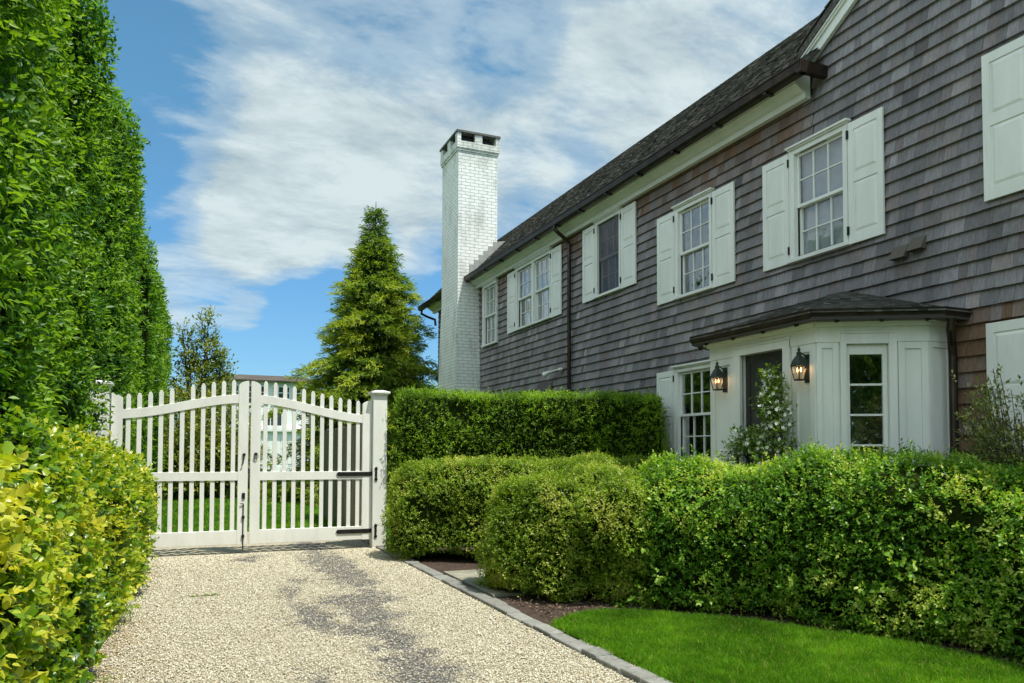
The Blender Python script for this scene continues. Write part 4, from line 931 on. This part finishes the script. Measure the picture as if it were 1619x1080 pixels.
mb.tube([(1.0+.035*math.sin(k*math.pi/6), GYF-.03, 1.65-.035*math.cos(k*math.pi/6)) for k in range(13)], .005, 6); mb.build('ring_handle', BLACK, gr2)
def gate_post(x0, x1, label, plates):
    o = empty('gate_post', ((x0+x1)/2, 13.56, 0), label, 'post', 'white posts of the driveway gate'); y0, y1 = 13.44, 13.68
    mb = MB(); mb.box(x0, x1, y0, y1, .0, 2.76); mb.build('post_shaft', GATEW, o, bevel=.005)
    mb = MB(); mb.box(x0-.02, x1+.02, y0-.02, y1+.02, 2.76, 2.785); mb.box(x0-.045, x1+.045, y0-.045, y1+.045, 2.785, 2.825)
    mb.add([(x0-.03, y0-.03, 2.825), (x1+.03, y0-.03, 2.825), (x1+.03, y1+.03, 2.825), (x0-.03, y1+.03, 2.825), (x0+.05, y0+.05, 2.85), (x1-.05, y0+.05, 2.85), (x1-.05, y1-.05, 2.85), (x0+.05, y1-.05, 2.85)], [(0, 1, 5, 4), (1, 2, 6, 5), (2, 3, 7, 6), (3, 0, 4, 7), (4, 5, 6, 7)])
    mb.build('post_cap', GATEW, o, bevel=.006)
    for z in plates:
        mb = MB(); xc = x0+.055; n = 14; prof = [(0, -.13), (.022, -.115), (.03, -.09), (.014, -.062), (.02, -.03), (.02, .03), (.014, .062), (.03, .09), (.022, .115), (0, .13)]
        poly = [(xc+a, z+b) for a, b in prof]+[(xc-a, z+b) for a, b in prof[::-1][1:-1]]; mb.prism(poly, y0-.014, y0-.001, lambda p, t: (p[0], t, p[1])); mb.tube([(xc, y0-.012, z+.09), (xc, y0-.022, z+.09)], .01, 8); mb.tube([(xc, y0-.012, z-.09), (xc, y0-.022, z-.09)], .01, 8); mb.build('hinge_plate', BLACK, o)
gate_post(2.995, 3.245, 'white gate post with black hinge plates beside the clipped green hedge', (1.335, .315))
gate_post(-1.56, -1.225, 'white gate post half buried in the tall hedge on the left', ())
# weathered board fence beyond the gate
fe = empty('board_fence', (3.2, 13.8, 0), 'weathered brown board fence running back behind the right gate leaf', 'fence')
mb = MB(); y = 13.75
while y < 20.3: wd = .135; g = rr.uniform(.75, 1.15); mb.box(3.18+rr.uniform(0, .01), 3.205, y+.004, y+wd-.004, .03, 2.30+rr.uniform(-.01, .01), (.26*g, .23*g, .18*g, 1)); y += wd
mb.build('boards', SHING, fe)
mb = MB(); [mb.box(3.206, 3.26, 13.75, 20.3, z, z+.09) for z in (.35, 1.9)]; mb.build('rail', BARK, fe)
for y in (15.9, 18.1, 20.2): mb = MB(); mb.box(3.262, 3.37, y, y+.1, 0, 2.36); mb.build('fence_post', BARK, fe)

# ------------------------------------------------------------------ garage far behind
ga = empty('garage', (5, 52, 0), 'white two storey outbuilding with brown roof far behind the gate', 'building'); FG = Fr((0, 52, 0), (1, 0, 0), (0, -1, 0))
mb = MB(); mb.box(.8, 7.5, 52, 60, 0, 6.45); mb.build('wall', mat('white_clapboard', rough=.6, build=noisy((.74, .75, .74), (.82, .82, .80), 9, (.1, .1, 8), .3, .02)), ga)
mb = MB(); mb.add([(.3, 51.5, 6.42), (8.0, 51.5, 6.42), (8.0, 60.5, 6.42), (.3, 60.5, 6.42), (2.6, 53.8, 7.02), (6.9, 53.8, 7.02), (6.9, 58, 7.02), (2.6, 58, 7.02), (.3, 51.5, 6.5), (8.0, 51.5, 6.5), (8.0, 60.5, 6.5), (.3, 60.5, 6.5)],
               [(3, 2, 1, 0), (0, 1, 9, 8), (1, 2, 10, 9), (2, 3, 11, 10), (3, 0, 8, 11), (8, 9, 5, 4), (9, 10, 6, 5), (10, 11, 7, 6), (11, 8, 4, 7), (4, 5, 6, 7)])
mb.build('roof', mat('brown_roofing', rough=.9, build=noisy((.055, .043, .033), (.10, .08, .06), 1.5, (1, 1, 4), .3, .05)), ga)
for x in (1.55, 3.15, 4.75, 6.2):
    mb = MB(); bars(mb, FG, x, x+1.25, 4.85, 6.2, -.02, .05, 3, 3, .11, .03); wn = mb.build('window', WHITE, ga); mb = MB(); mb.fbox(FG, x+.05, x+1.2, .002, .012, 4.9, 6.15); mb.build('pane', mat('far_glass', (.05, .06, .07), .1) if x < 2 else bpy.data.materials['far_glass'], wn)
for x in (2.6, 4.3): mb = MB(); bars(mb, FG, x, x+1.2, 3.45, 4.45, -.02, .05, 3, 1, .08, .03); wn = mb.build('window', WHITE, ga); mb = MB(); mb.fbox(FG, x+.05, x+1.15, .002, .012, 3.5, 4.4); mb.build('pane', bpy.data.materials['far_glass'], wn)
mb = MB(); mb.fbox(FG, .7, 7.6, 0, .3, 3.15, 3.32); mb.build('ledge', WHITE, ga)
for x in (1.4, 4.0):
    mb = MB(); mb.fbox(FG, x, x+2.3, .0, .04, 0, 2.9)
    for k in range(5): mb.fbox(FG, x+.06+k*.45, x+.06+k*.45+.38, .04, .07, 1.0, 2.75); mb.fbox(FG, x+.06+k*.45, x+.06+k*.45+.38, .04, .07, .1, .85)
    mb.build('garage_door', WHITE, ga)

# ------------------------------------------------------------------ hedges
def mkpath(pts): return pts
# tall hornbeam hedge on the left, this side of the gate
def tall(name, x, y0, y1, h0, h1, label, n, seed, xr=1.6, L=.095, xw=None):
    pts = []
    m = 9
    for i in range(m):
        t = i/(m-1); y_ = y0+(y1-y0)*t; xc = (x if xw is None else x+(xw-x)*t)
        pts.append((xc-xr/2, y_, xr, h0+(h1-h0)*t))
    s = HedgeShape(pts, .1, 7., .55, .13, .75, seed)
    # vertical bulges of the single stems
    base_at = s.at
    def at(u, a, r=1.):
        p, n_ = base_at(u, a, r); b = (vnoise(np.stack([p[:, 1]*1.0, 0*u, 0*u+seed], 1), 1.1, seed)-.5)*.34+(vnoise(np.stack([p[:, 1], 0*u, p[:, 2]*.22], 1), .8, seed+4)-.5)*.22
        return p+n_*b[:, None], n_
    s.at = at
    o = hedge(name, s, label, 'hedge', LF_TALL, n, 6, L, .50, .034, .72, cin=.27, depth=.12, up=.10, keep=lambda P, Nn: (Nn[:, 0] > .15) | (Nn[:, 2] > .35) | (np.abs(Nn[:, 1]) > .5) | (rng.random(len(P)) < .12), toneb=.22, tips=.30, outg=.75, wild=.10)
    for k in range(int((y1-y0)/1.4)):
        mb = MB(); yy_ = y0+.6+k*1.4; mb.tube([(x-xr/2, yy_, 0), (x-xr/2+.03, yy_+.02, .9), (x-xr/2, yy_, 3.0)], [.09, .075, .06], 8); mb.build('trunk', BARK, o)
    return o
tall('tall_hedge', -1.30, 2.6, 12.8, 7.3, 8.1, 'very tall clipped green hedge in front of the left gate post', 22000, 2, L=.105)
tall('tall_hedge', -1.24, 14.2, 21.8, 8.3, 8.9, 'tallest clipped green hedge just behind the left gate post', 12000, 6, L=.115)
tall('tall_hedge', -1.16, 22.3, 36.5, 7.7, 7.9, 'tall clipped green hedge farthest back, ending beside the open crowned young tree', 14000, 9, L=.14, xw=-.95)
# golden hedge at the left of the drive
s = HedgeShape([(-1.33, 1.2, 1.25, 1.80), (-1.33, 4.0, 1.25, 1.86), (-1.33, 8.0, 1.3, 1.86), (-1.22, 11.0, 1.45, 1.78), (-1.18, 12.9, 1.45, 1.66)], .04, 3.2, 1.0, .10, 1.1, 3)
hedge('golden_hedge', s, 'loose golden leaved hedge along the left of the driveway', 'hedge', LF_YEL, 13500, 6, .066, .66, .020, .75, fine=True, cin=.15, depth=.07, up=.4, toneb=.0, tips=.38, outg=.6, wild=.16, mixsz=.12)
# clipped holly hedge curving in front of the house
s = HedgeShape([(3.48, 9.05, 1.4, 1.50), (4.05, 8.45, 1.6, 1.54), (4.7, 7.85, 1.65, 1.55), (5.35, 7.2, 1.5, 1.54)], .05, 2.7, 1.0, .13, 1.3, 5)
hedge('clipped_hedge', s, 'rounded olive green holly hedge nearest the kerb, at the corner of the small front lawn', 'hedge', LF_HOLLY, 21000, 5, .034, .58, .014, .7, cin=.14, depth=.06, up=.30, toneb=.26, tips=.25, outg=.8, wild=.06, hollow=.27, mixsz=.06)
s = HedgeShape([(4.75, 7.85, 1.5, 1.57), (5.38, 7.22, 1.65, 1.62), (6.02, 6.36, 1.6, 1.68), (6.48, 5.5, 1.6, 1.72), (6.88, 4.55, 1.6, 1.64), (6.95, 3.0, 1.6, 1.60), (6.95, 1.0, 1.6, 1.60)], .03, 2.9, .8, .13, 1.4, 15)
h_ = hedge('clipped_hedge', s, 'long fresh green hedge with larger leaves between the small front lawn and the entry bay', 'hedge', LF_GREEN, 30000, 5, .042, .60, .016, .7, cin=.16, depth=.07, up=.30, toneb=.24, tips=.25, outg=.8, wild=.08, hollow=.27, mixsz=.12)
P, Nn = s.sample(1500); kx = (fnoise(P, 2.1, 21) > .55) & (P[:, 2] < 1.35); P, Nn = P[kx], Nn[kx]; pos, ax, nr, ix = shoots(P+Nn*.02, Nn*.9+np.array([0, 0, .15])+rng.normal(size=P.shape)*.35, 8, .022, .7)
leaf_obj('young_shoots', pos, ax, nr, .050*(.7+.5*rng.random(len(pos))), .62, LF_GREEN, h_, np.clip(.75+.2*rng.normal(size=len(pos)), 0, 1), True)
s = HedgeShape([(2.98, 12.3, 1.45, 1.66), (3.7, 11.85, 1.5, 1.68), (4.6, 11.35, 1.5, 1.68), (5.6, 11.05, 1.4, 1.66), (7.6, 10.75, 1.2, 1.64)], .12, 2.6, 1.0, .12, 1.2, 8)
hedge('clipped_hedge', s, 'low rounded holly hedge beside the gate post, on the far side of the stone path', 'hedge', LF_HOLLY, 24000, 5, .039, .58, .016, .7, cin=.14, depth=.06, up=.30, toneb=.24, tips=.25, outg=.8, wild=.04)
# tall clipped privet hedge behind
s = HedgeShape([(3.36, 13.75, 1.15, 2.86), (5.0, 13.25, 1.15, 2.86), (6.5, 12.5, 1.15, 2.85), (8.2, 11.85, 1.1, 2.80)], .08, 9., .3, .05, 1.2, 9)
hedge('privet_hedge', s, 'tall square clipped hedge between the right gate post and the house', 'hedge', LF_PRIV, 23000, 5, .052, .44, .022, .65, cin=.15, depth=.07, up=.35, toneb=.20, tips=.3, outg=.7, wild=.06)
# dark yew against the wall
s = HedgeShape([(7.62, 5.85, .8, 1.72), (7.66, 5.0, .85, 1.80), (7.66, 3.2, .85, 1.80)], .08, 4., .3, .05, 1.5, 12)
hedge('dark_hedge', s, 'dark green hedge in shade against the wall right of the entry', 'hedge', LF_DARK, 5000, 5, .035, .4, .015, .6, cin=.10, depth=.05, up=.5, toneb=.2, tips=.3)

# ------------------------------------------------------------------ shrubs and trees
def blob_cloud(n, c, r, bumps, seed, surf=.35):
    """points in a lumpy ellipsoid shell"""
    d = unit(rng.normal(size=(n, 3))); rad = 1-surf*rng.random(n)**1.5; rad = rad*(1+bumps*(fnoise(d*2+5, 1.6, seed)-.5)*2); return np.array(c)+d*rad[:, None]*np.array(r), d
def shrub_tree(name, c, blobs, label, cat, lmat, n, k, L, W, step, trunkpts, toneb=0., group=None):
    o = empty(name, (c[0], c[1], 0), label, cat, group); PP = []; NN = []
    tot = sum(b[3]*b[4]*b[5] for b in blobs)**1
    for i, b in enumerate(blobs):
        p, d = blob_cloud(int(n*(b[3]*b[4]*b[5])**.67/sum((q_[3]*q_[4]*q_[5])**.67 for q_ in blobs)), b[:3], b[3:6], .35, i+3, .55); PP.append(p); NN.append(d)
    P = np.concatenate(PP); D = np.concatenate(NN); kx = P[:, 2] > .05; P, D = P[kx], D[kx]
    pos, ax, nr, ix = shoots(P, D*.6+np.array([0, 0, .4])+rng.normal(size=P.shape)*.4, k, step, .7)
    tone = np.clip(np.tile(.35+(fnoise(P, 1.4, 7)-.5)*1.3, k)+toneb+ix*.2+rng.normal(size=len(pos))*.13, 0, 1)
    leaf_obj('foliage', pos, ax, nr, L*(.6+.7*rng.random(len(pos))), W, lmat, o, tone)
    mb = MB(); root = Vector((c[0], c[1], 0))
    for b in blobs:
        mb.tube([root+Vector((random.uniform(-.05, .05), random.uniform(-.05, .05), 0)), root.lerp(Vector(b[:3]), .5)+Vector((0, 0, .1)), Vector(b[:3])+Vector((0, 0, b[5]*.5))], [trunkpts, trunkpts*.6, trunkpts*.2], 7)
    mb.build('trunk', BARK, o); return o
shrub_tree('small_tree', (.3, 33.2), [(.3, 33.2, 4.3, 1.05, 1.0, 1.0), (.42, 33.2, 5.6, .6, .6, .85), (.52, 33.2, 6.7, .28, .28, .8), (-.25, 33.2, 5.9, .25, .25, .8), (1.05, 33.1, 5.2, .35, .35, .55), (.3, 33.2, 2.4, 1.2, 1.1, 1.9), (-.45, 33.1, 6.5, .14, .14, .35)], 'young broadleaf tree with open pointed crown beyond the gate', 'tree', LF_SHR, 1500, 7, .15, .5, .06, .09, .05)
for (x, y, r, h, lb) in [(-.9, 30.5, 1.5, 3.9, 'round olive green shrub next to the tall hedge beyond the gate'), (.95, 31.0, 1.35, 4.0, 'broad leafy shrub behind the middle of the left gate leaf')]:
    shrub_tree('shrub', (x, y), [(x, y, h*.5, r, r, h*.52), (x+.4, y-.3, h*.32, r*1.0, r*.9, h*.34), (x-.5, y-.2, h*.3, r*.9, r*.8, h*.32)], lb, 'shrub', LF_SHR, 3000, 6, .13, .55, .05, .05, .08, 'shrubs beyond the gate')
# conifer
def conifer(x0, y0, H, Rm, label, seed, n_br=330):
    o = empty('evergreen_tree', (x0, y0, 0), label, 'tree'); r = np.random.default_rng(seed)
    mb = MB(); mb.tube([(x0, y0, 0), (x0+.03, y0, H*.4), (x0, y0+.02, H*.8), (x0+.02, y0, H)], [.20, .13, .05, .012], 10)
    PP = []; DD = []; TT = []
    for i in range(n_br):
        f = (i+.5)/n_br; z = .25+(H-.55)*f**1.0; az = i*2.39996+r.normal()*.3
        prof = (1-f)**1.04*Rm*(.94+.09*math.sin(f*19+1)+.12*math.sin(f*47))+.03; ln = prof*(.62+.55*r.random()**1.3)
        if f > .86: ln *= (.30+.75*r.random())*(1.25-.75*(f-.86)/.14)
        dv = np.array([math.cos(az), math.sin(az), 0.]); rise = .20+.25*f; m = max(3, int(ln*24))
        t = np.sort(r.random(m))**.75; pts = np.array([x0, y0, z])+dv*(t*ln)[:, None]+np.array([0, 0, 1.])*(rise*ln*t-.42*ln*t**2.2)[:, None]
        wd = .10+.28*ln*np.sin(np.clip(t*1.1+.12, 0, 1)*math.pi)*.5; sd = np.array([-dv[1], dv[0], 0]); off = r.normal(size=m)
        pts = pts+sd*(off*wd)[:, None]+np.array([0, 0, 1.])*(r.normal(size=m)*.05-.10*np.abs(off)*wd)[:, None]
        mb.tube([(x0, y0, z), tuple(np.array([x0, y0, z])+dv*ln*.5+np.array([0, 0, rise*ln*.5-.1*ln])), tuple(np.array([x0, y0, z])+dv*ln*.85+np.array([0, 0, rise*ln*.85-.3*ln]))], [.028*(1-f)+.010, .015, .004], 5, False)
        PP.append(pts); DD.append(dv*.85+sd*(off*.45)[:, None]+np.array([0, 0, -.05])+r.normal(size=(m, 3))*.15); TT.append(t)
    P = np.concatenate(PP); D = np.concatenate(DD); T = np.concatenate(TT)
    pos, ax, nr, ix = shoots(P, D, 7, .045, .48, .25); nr = unit(nr*.3+np.array([0, 0, 1.])+rng.normal(size=nr.shape)*.3)
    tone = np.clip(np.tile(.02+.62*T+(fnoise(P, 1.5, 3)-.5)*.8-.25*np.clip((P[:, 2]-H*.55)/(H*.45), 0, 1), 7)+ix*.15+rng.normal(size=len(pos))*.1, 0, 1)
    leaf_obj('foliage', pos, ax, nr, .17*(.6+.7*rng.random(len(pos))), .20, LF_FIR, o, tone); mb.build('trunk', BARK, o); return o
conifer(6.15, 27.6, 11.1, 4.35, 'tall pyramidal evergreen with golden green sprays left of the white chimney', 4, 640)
shrub_tree('shrub', (8.2, 29.6), [(8.2, 29.6, 2.0, 1.5, 1.2, 2.1), (8.9, 29.6, 2.4, 1.0, 1.0, 2.0)], 'yellow green bush at the foot of the chimney behind the hedge', 'shrub', LF_FIR, 2500, 6, .13, .4, .05, .05, .25)
for (x, y, lb) in [(-7, -17, 'leafy tree behind the driveway entrance, nearest the tall hedge side'), (0, -20, 'leafy tree straight behind the driveway'), (7.5, -18, 'leafy tree behind the lawn side of the driveway')]:
    shrub_tree('broadleaf_tree', (x, y), [(x, y, 6.5, 4.2, 3.5, 3.6), (x-1.5, y, 4.2, 3.2, 3.0, 2.2), (x+1.6, y+.5, 4.8, 3.0, 2.8, 2.6), (x, y, 9, 2.2, 2.2, 1.9)], lb, 'tree', LF_TREE, 1600, 5, .55, .6, .2, .22, 0, 'trees behind the drive entrance')
# flowering jasmine on a frame by the door
vx, vy = 6.47, 7.14
vi = empty('flowering_vine', (vx, vy, 0), 'white flowering climber on a slim frame in front of the dark door', 'plant')
def vine_pts(n):
    z = 1.0+1.72*rng.random(n)**.9; w_ = np.interp(z, [1.0, 1.5, 1.9, 2.35, 2.6, 2.75], [.26, .23, .21, .19, .12, .05]); cxo = np.interp(z, [1, 1.6, 2.1, 2.7], [.0, .03, -.05, .03])
    a = rng.random(n)*6.28; rad = w_*np.sqrt(rng.random(n)); return np.stack([vx+np.cos(a)*rad, vy+np.sin(a)*rad+cxo, z], 1)
P = vine_pts(620); n2b = 260; t = rng.random(n2b); P2 = np.stack([vx-.05+rng.normal(size=n2b)*.07, vy+.1+t*.62, 1.75-.10*t+.18*np.sin(t*3)+rng.normal(size=n2b)*.07], 1); P = np.concatenate([P, P2]); 
pos, ax, nr, ix = shoots(P, rng.normal(size=P.shape)+np.array([-.3, 0, .6]), 5, .022, .7); leaf_obj('foliage', pos, ax, nr, .05*(.6+.7*rng.random(len(pos))), .5, LF_VINE, vi, np.clip(.45+.3*rng.normal(size=len(pos)), 0, 1))
Pf = np.concatenate([vine_pts(300)+np.array([-.03, 0, 0]), P2[:110]+np.array([-.03, 0, .03])]); V = []; F = []; c0 = unit(rng.normal(size=Pf.shape)+np.array([-1.2, -.6, .4]))
sd = unit(np.cross(c0, rng.normal(size=Pf.shape))); td = np.cross(c0, sd); fp = []; fa = []; fn = []
for k in range(5): a = k*1.2566; ra = sd*math.cos(a)+td*math.sin(a); fp.append(Pf); fa.append(ra+c0*.25); fn.append(c0)
leaf_obj('flowers', np.concatenate(fp), np.concatenate(fa), np.concatenate(fn), np.full(len(Pf)*5, .029), .7, PETAL, vi)
mb = MB()
for dx, dy in ((-.12, -.12), (.12, -.12), (.12, .12), (-.12, .12)): mb.tube([(vx+dx, vy+dy, .05), (vx+dx*.75, vy+dy*.75, 1.6), (vx, vy, 2.5)], .010, 6)
for z in (.9, 1.5, 2.0): s_ = .12*(1-(z/3.6)); mb.tube([(vx-s_, vy-s_, z), (vx+s_, vy-s_, z), (vx+s_, vy+s_, z), (vx-s_, vy+s_, z), (vx-s_, vy-s_, z)], .007, 5)
mb.build('frame', STAKE, vi)
mb = MB(); mb.lathe((vx, vy, .053), [(.16, 0), (.20, .3), (.22, .45), (.235, .46), (.235, .50), (.20, .50)], 20); mb.build('planter', mat('terracotta_grey', (.16, .13, .11), .8), vi)
# loose variegated shrub at the right edge
bx, by = 7.25, 4.62
bs = empty('variegated_shrub', (bx, by, 0), 'loose cream edged shrub by the shutters at the right edge', 'shrub'); mb = MB(); PP = []; DD = []
for k in range(110):
    a = rng.random()*6.28; tip = np.array([bx+math.cos(a)*rng.uniform(.15, .55), by+math.sin(a)*rng.uniform(.15, .65), rng.uniform(1.75, 2.55)]); b_ = np.array([bx+rng.normal()*.06, by+rng.normal()*.06, .05]); mid = (b_+tip)/2+np.array([0, 0, .25]); mb.tube([tuple(b_), tuple(mid), tuple(tip)], [.010, .007, .003], 5)
    t = rng.random(20)*.7+.30; pts = (1-t)[:, None]**2*b_+2*(t*(1-t))[:, None]*mid+(t**2)[:, None]*tip; PP.append(pts+rng.normal(size=pts.shape)*.03); DD.append(np.tile(tip-mid, (20, 1))+rng.normal(size=(20, 3))*.3)
pos, ax, nr, ix = shoots(np.concatenate(PP), np.concatenate(DD), 5, .022, .65); leaf_obj('foliage', pos, ax, nr, .050*(.6+.7*rng.random(len(pos))), .42, LF_VAR, bs, np.clip(.35+.3*rng.normal(size=len(pos)), 0, 1)); mb.build('stems', BARK, bs)
n = 2600; x = -.66+np.abs(rng.normal(size=n))*.16; y = rng.uniform(4.2, 13, n); kx = fnoise(np.stack([x, y, 0*x], 1), 1.8, 13) > .5; n = int(kx.sum()); P = np.stack([x[kx], y[kx], np.full(n, .024)], 1)
LITTER = leafm('dry_litter', [(0, (.08, .045, .02)), (.5, (.30, .19, .07)), (1, (.50, .40, .20))], .8, .2)
tag(leaf_obj('leaf_litter', P, np.stack([rng.normal(size=n), rng.normal(size=n), .1*rng.normal(size=n)], 1), np.tile([0, 0, 1.], (n, 1))+rng.normal(size=(n, 3))*.3, .012+.03*rng.random(n), .4, LITTER, None, rng.random(n)), 'dry brown litter lying along the foot of the golden hedge', 'litter', kind='stuff')
n = 160; x = rng.uniform(-.6, 3.0, n); y = rng.uniform(4.2, 13, n); P = np.stack([x, y, np.full(n, .030)], 1)
tag(leaf_obj('leaf_litter', P, np.stack([rng.normal(size=n), rng.normal(size=n), .1*rng.normal(size=n)], 1), np.tile([0, 0, 1.], (n, 1))+rng.normal(size=(n, 3))*.3, .015+.03*rng.random(n), .45, LITTER, None, rng.random(n)), 'odd dead leaves scattered over the middle of the driveway', 'litter', kind='stuff')
# low weeds along the left edge of the drive, fallen twig
n = 700; x = -.62+rng.normal(size=n)*.07; y = rng.uniform(4.5, 12, n); kx = fnoise(np.stack([x*0, y, 0*x], 1), 1.5, 3) > .5; blades(x[kx], y[kx], .012, .05, .006, 'weeds', 'low weeds and straw along the left edge of the driveway', .4)
tw = empty('fallen_leaves', (.12, 9.6, 0), 'green leafy twig dropped on the gravel', 'twig'); p0 = np.array([[.0+.045*k, 9.62+.02*math.sin(k), .03] for k in range(8)])
leaf_obj('leaf', p0, rng.normal(size=(8, 3))*[1, 1, .1], np.tile([0, 0, 1.], (8, 1)), np.full(8, .08), .5, LF_PRIV, tw, np.full(8, .7)); mb = MB(); mb.tube([(-.02, 9.61, .022), (.18, 9.63, .028), (.36, 9.62, .022)], .004, 5); mb.build('stem', BARK, tw)
for o in list(bpy.data.objects):
    if o.get('_local') is not None: del o['_local']
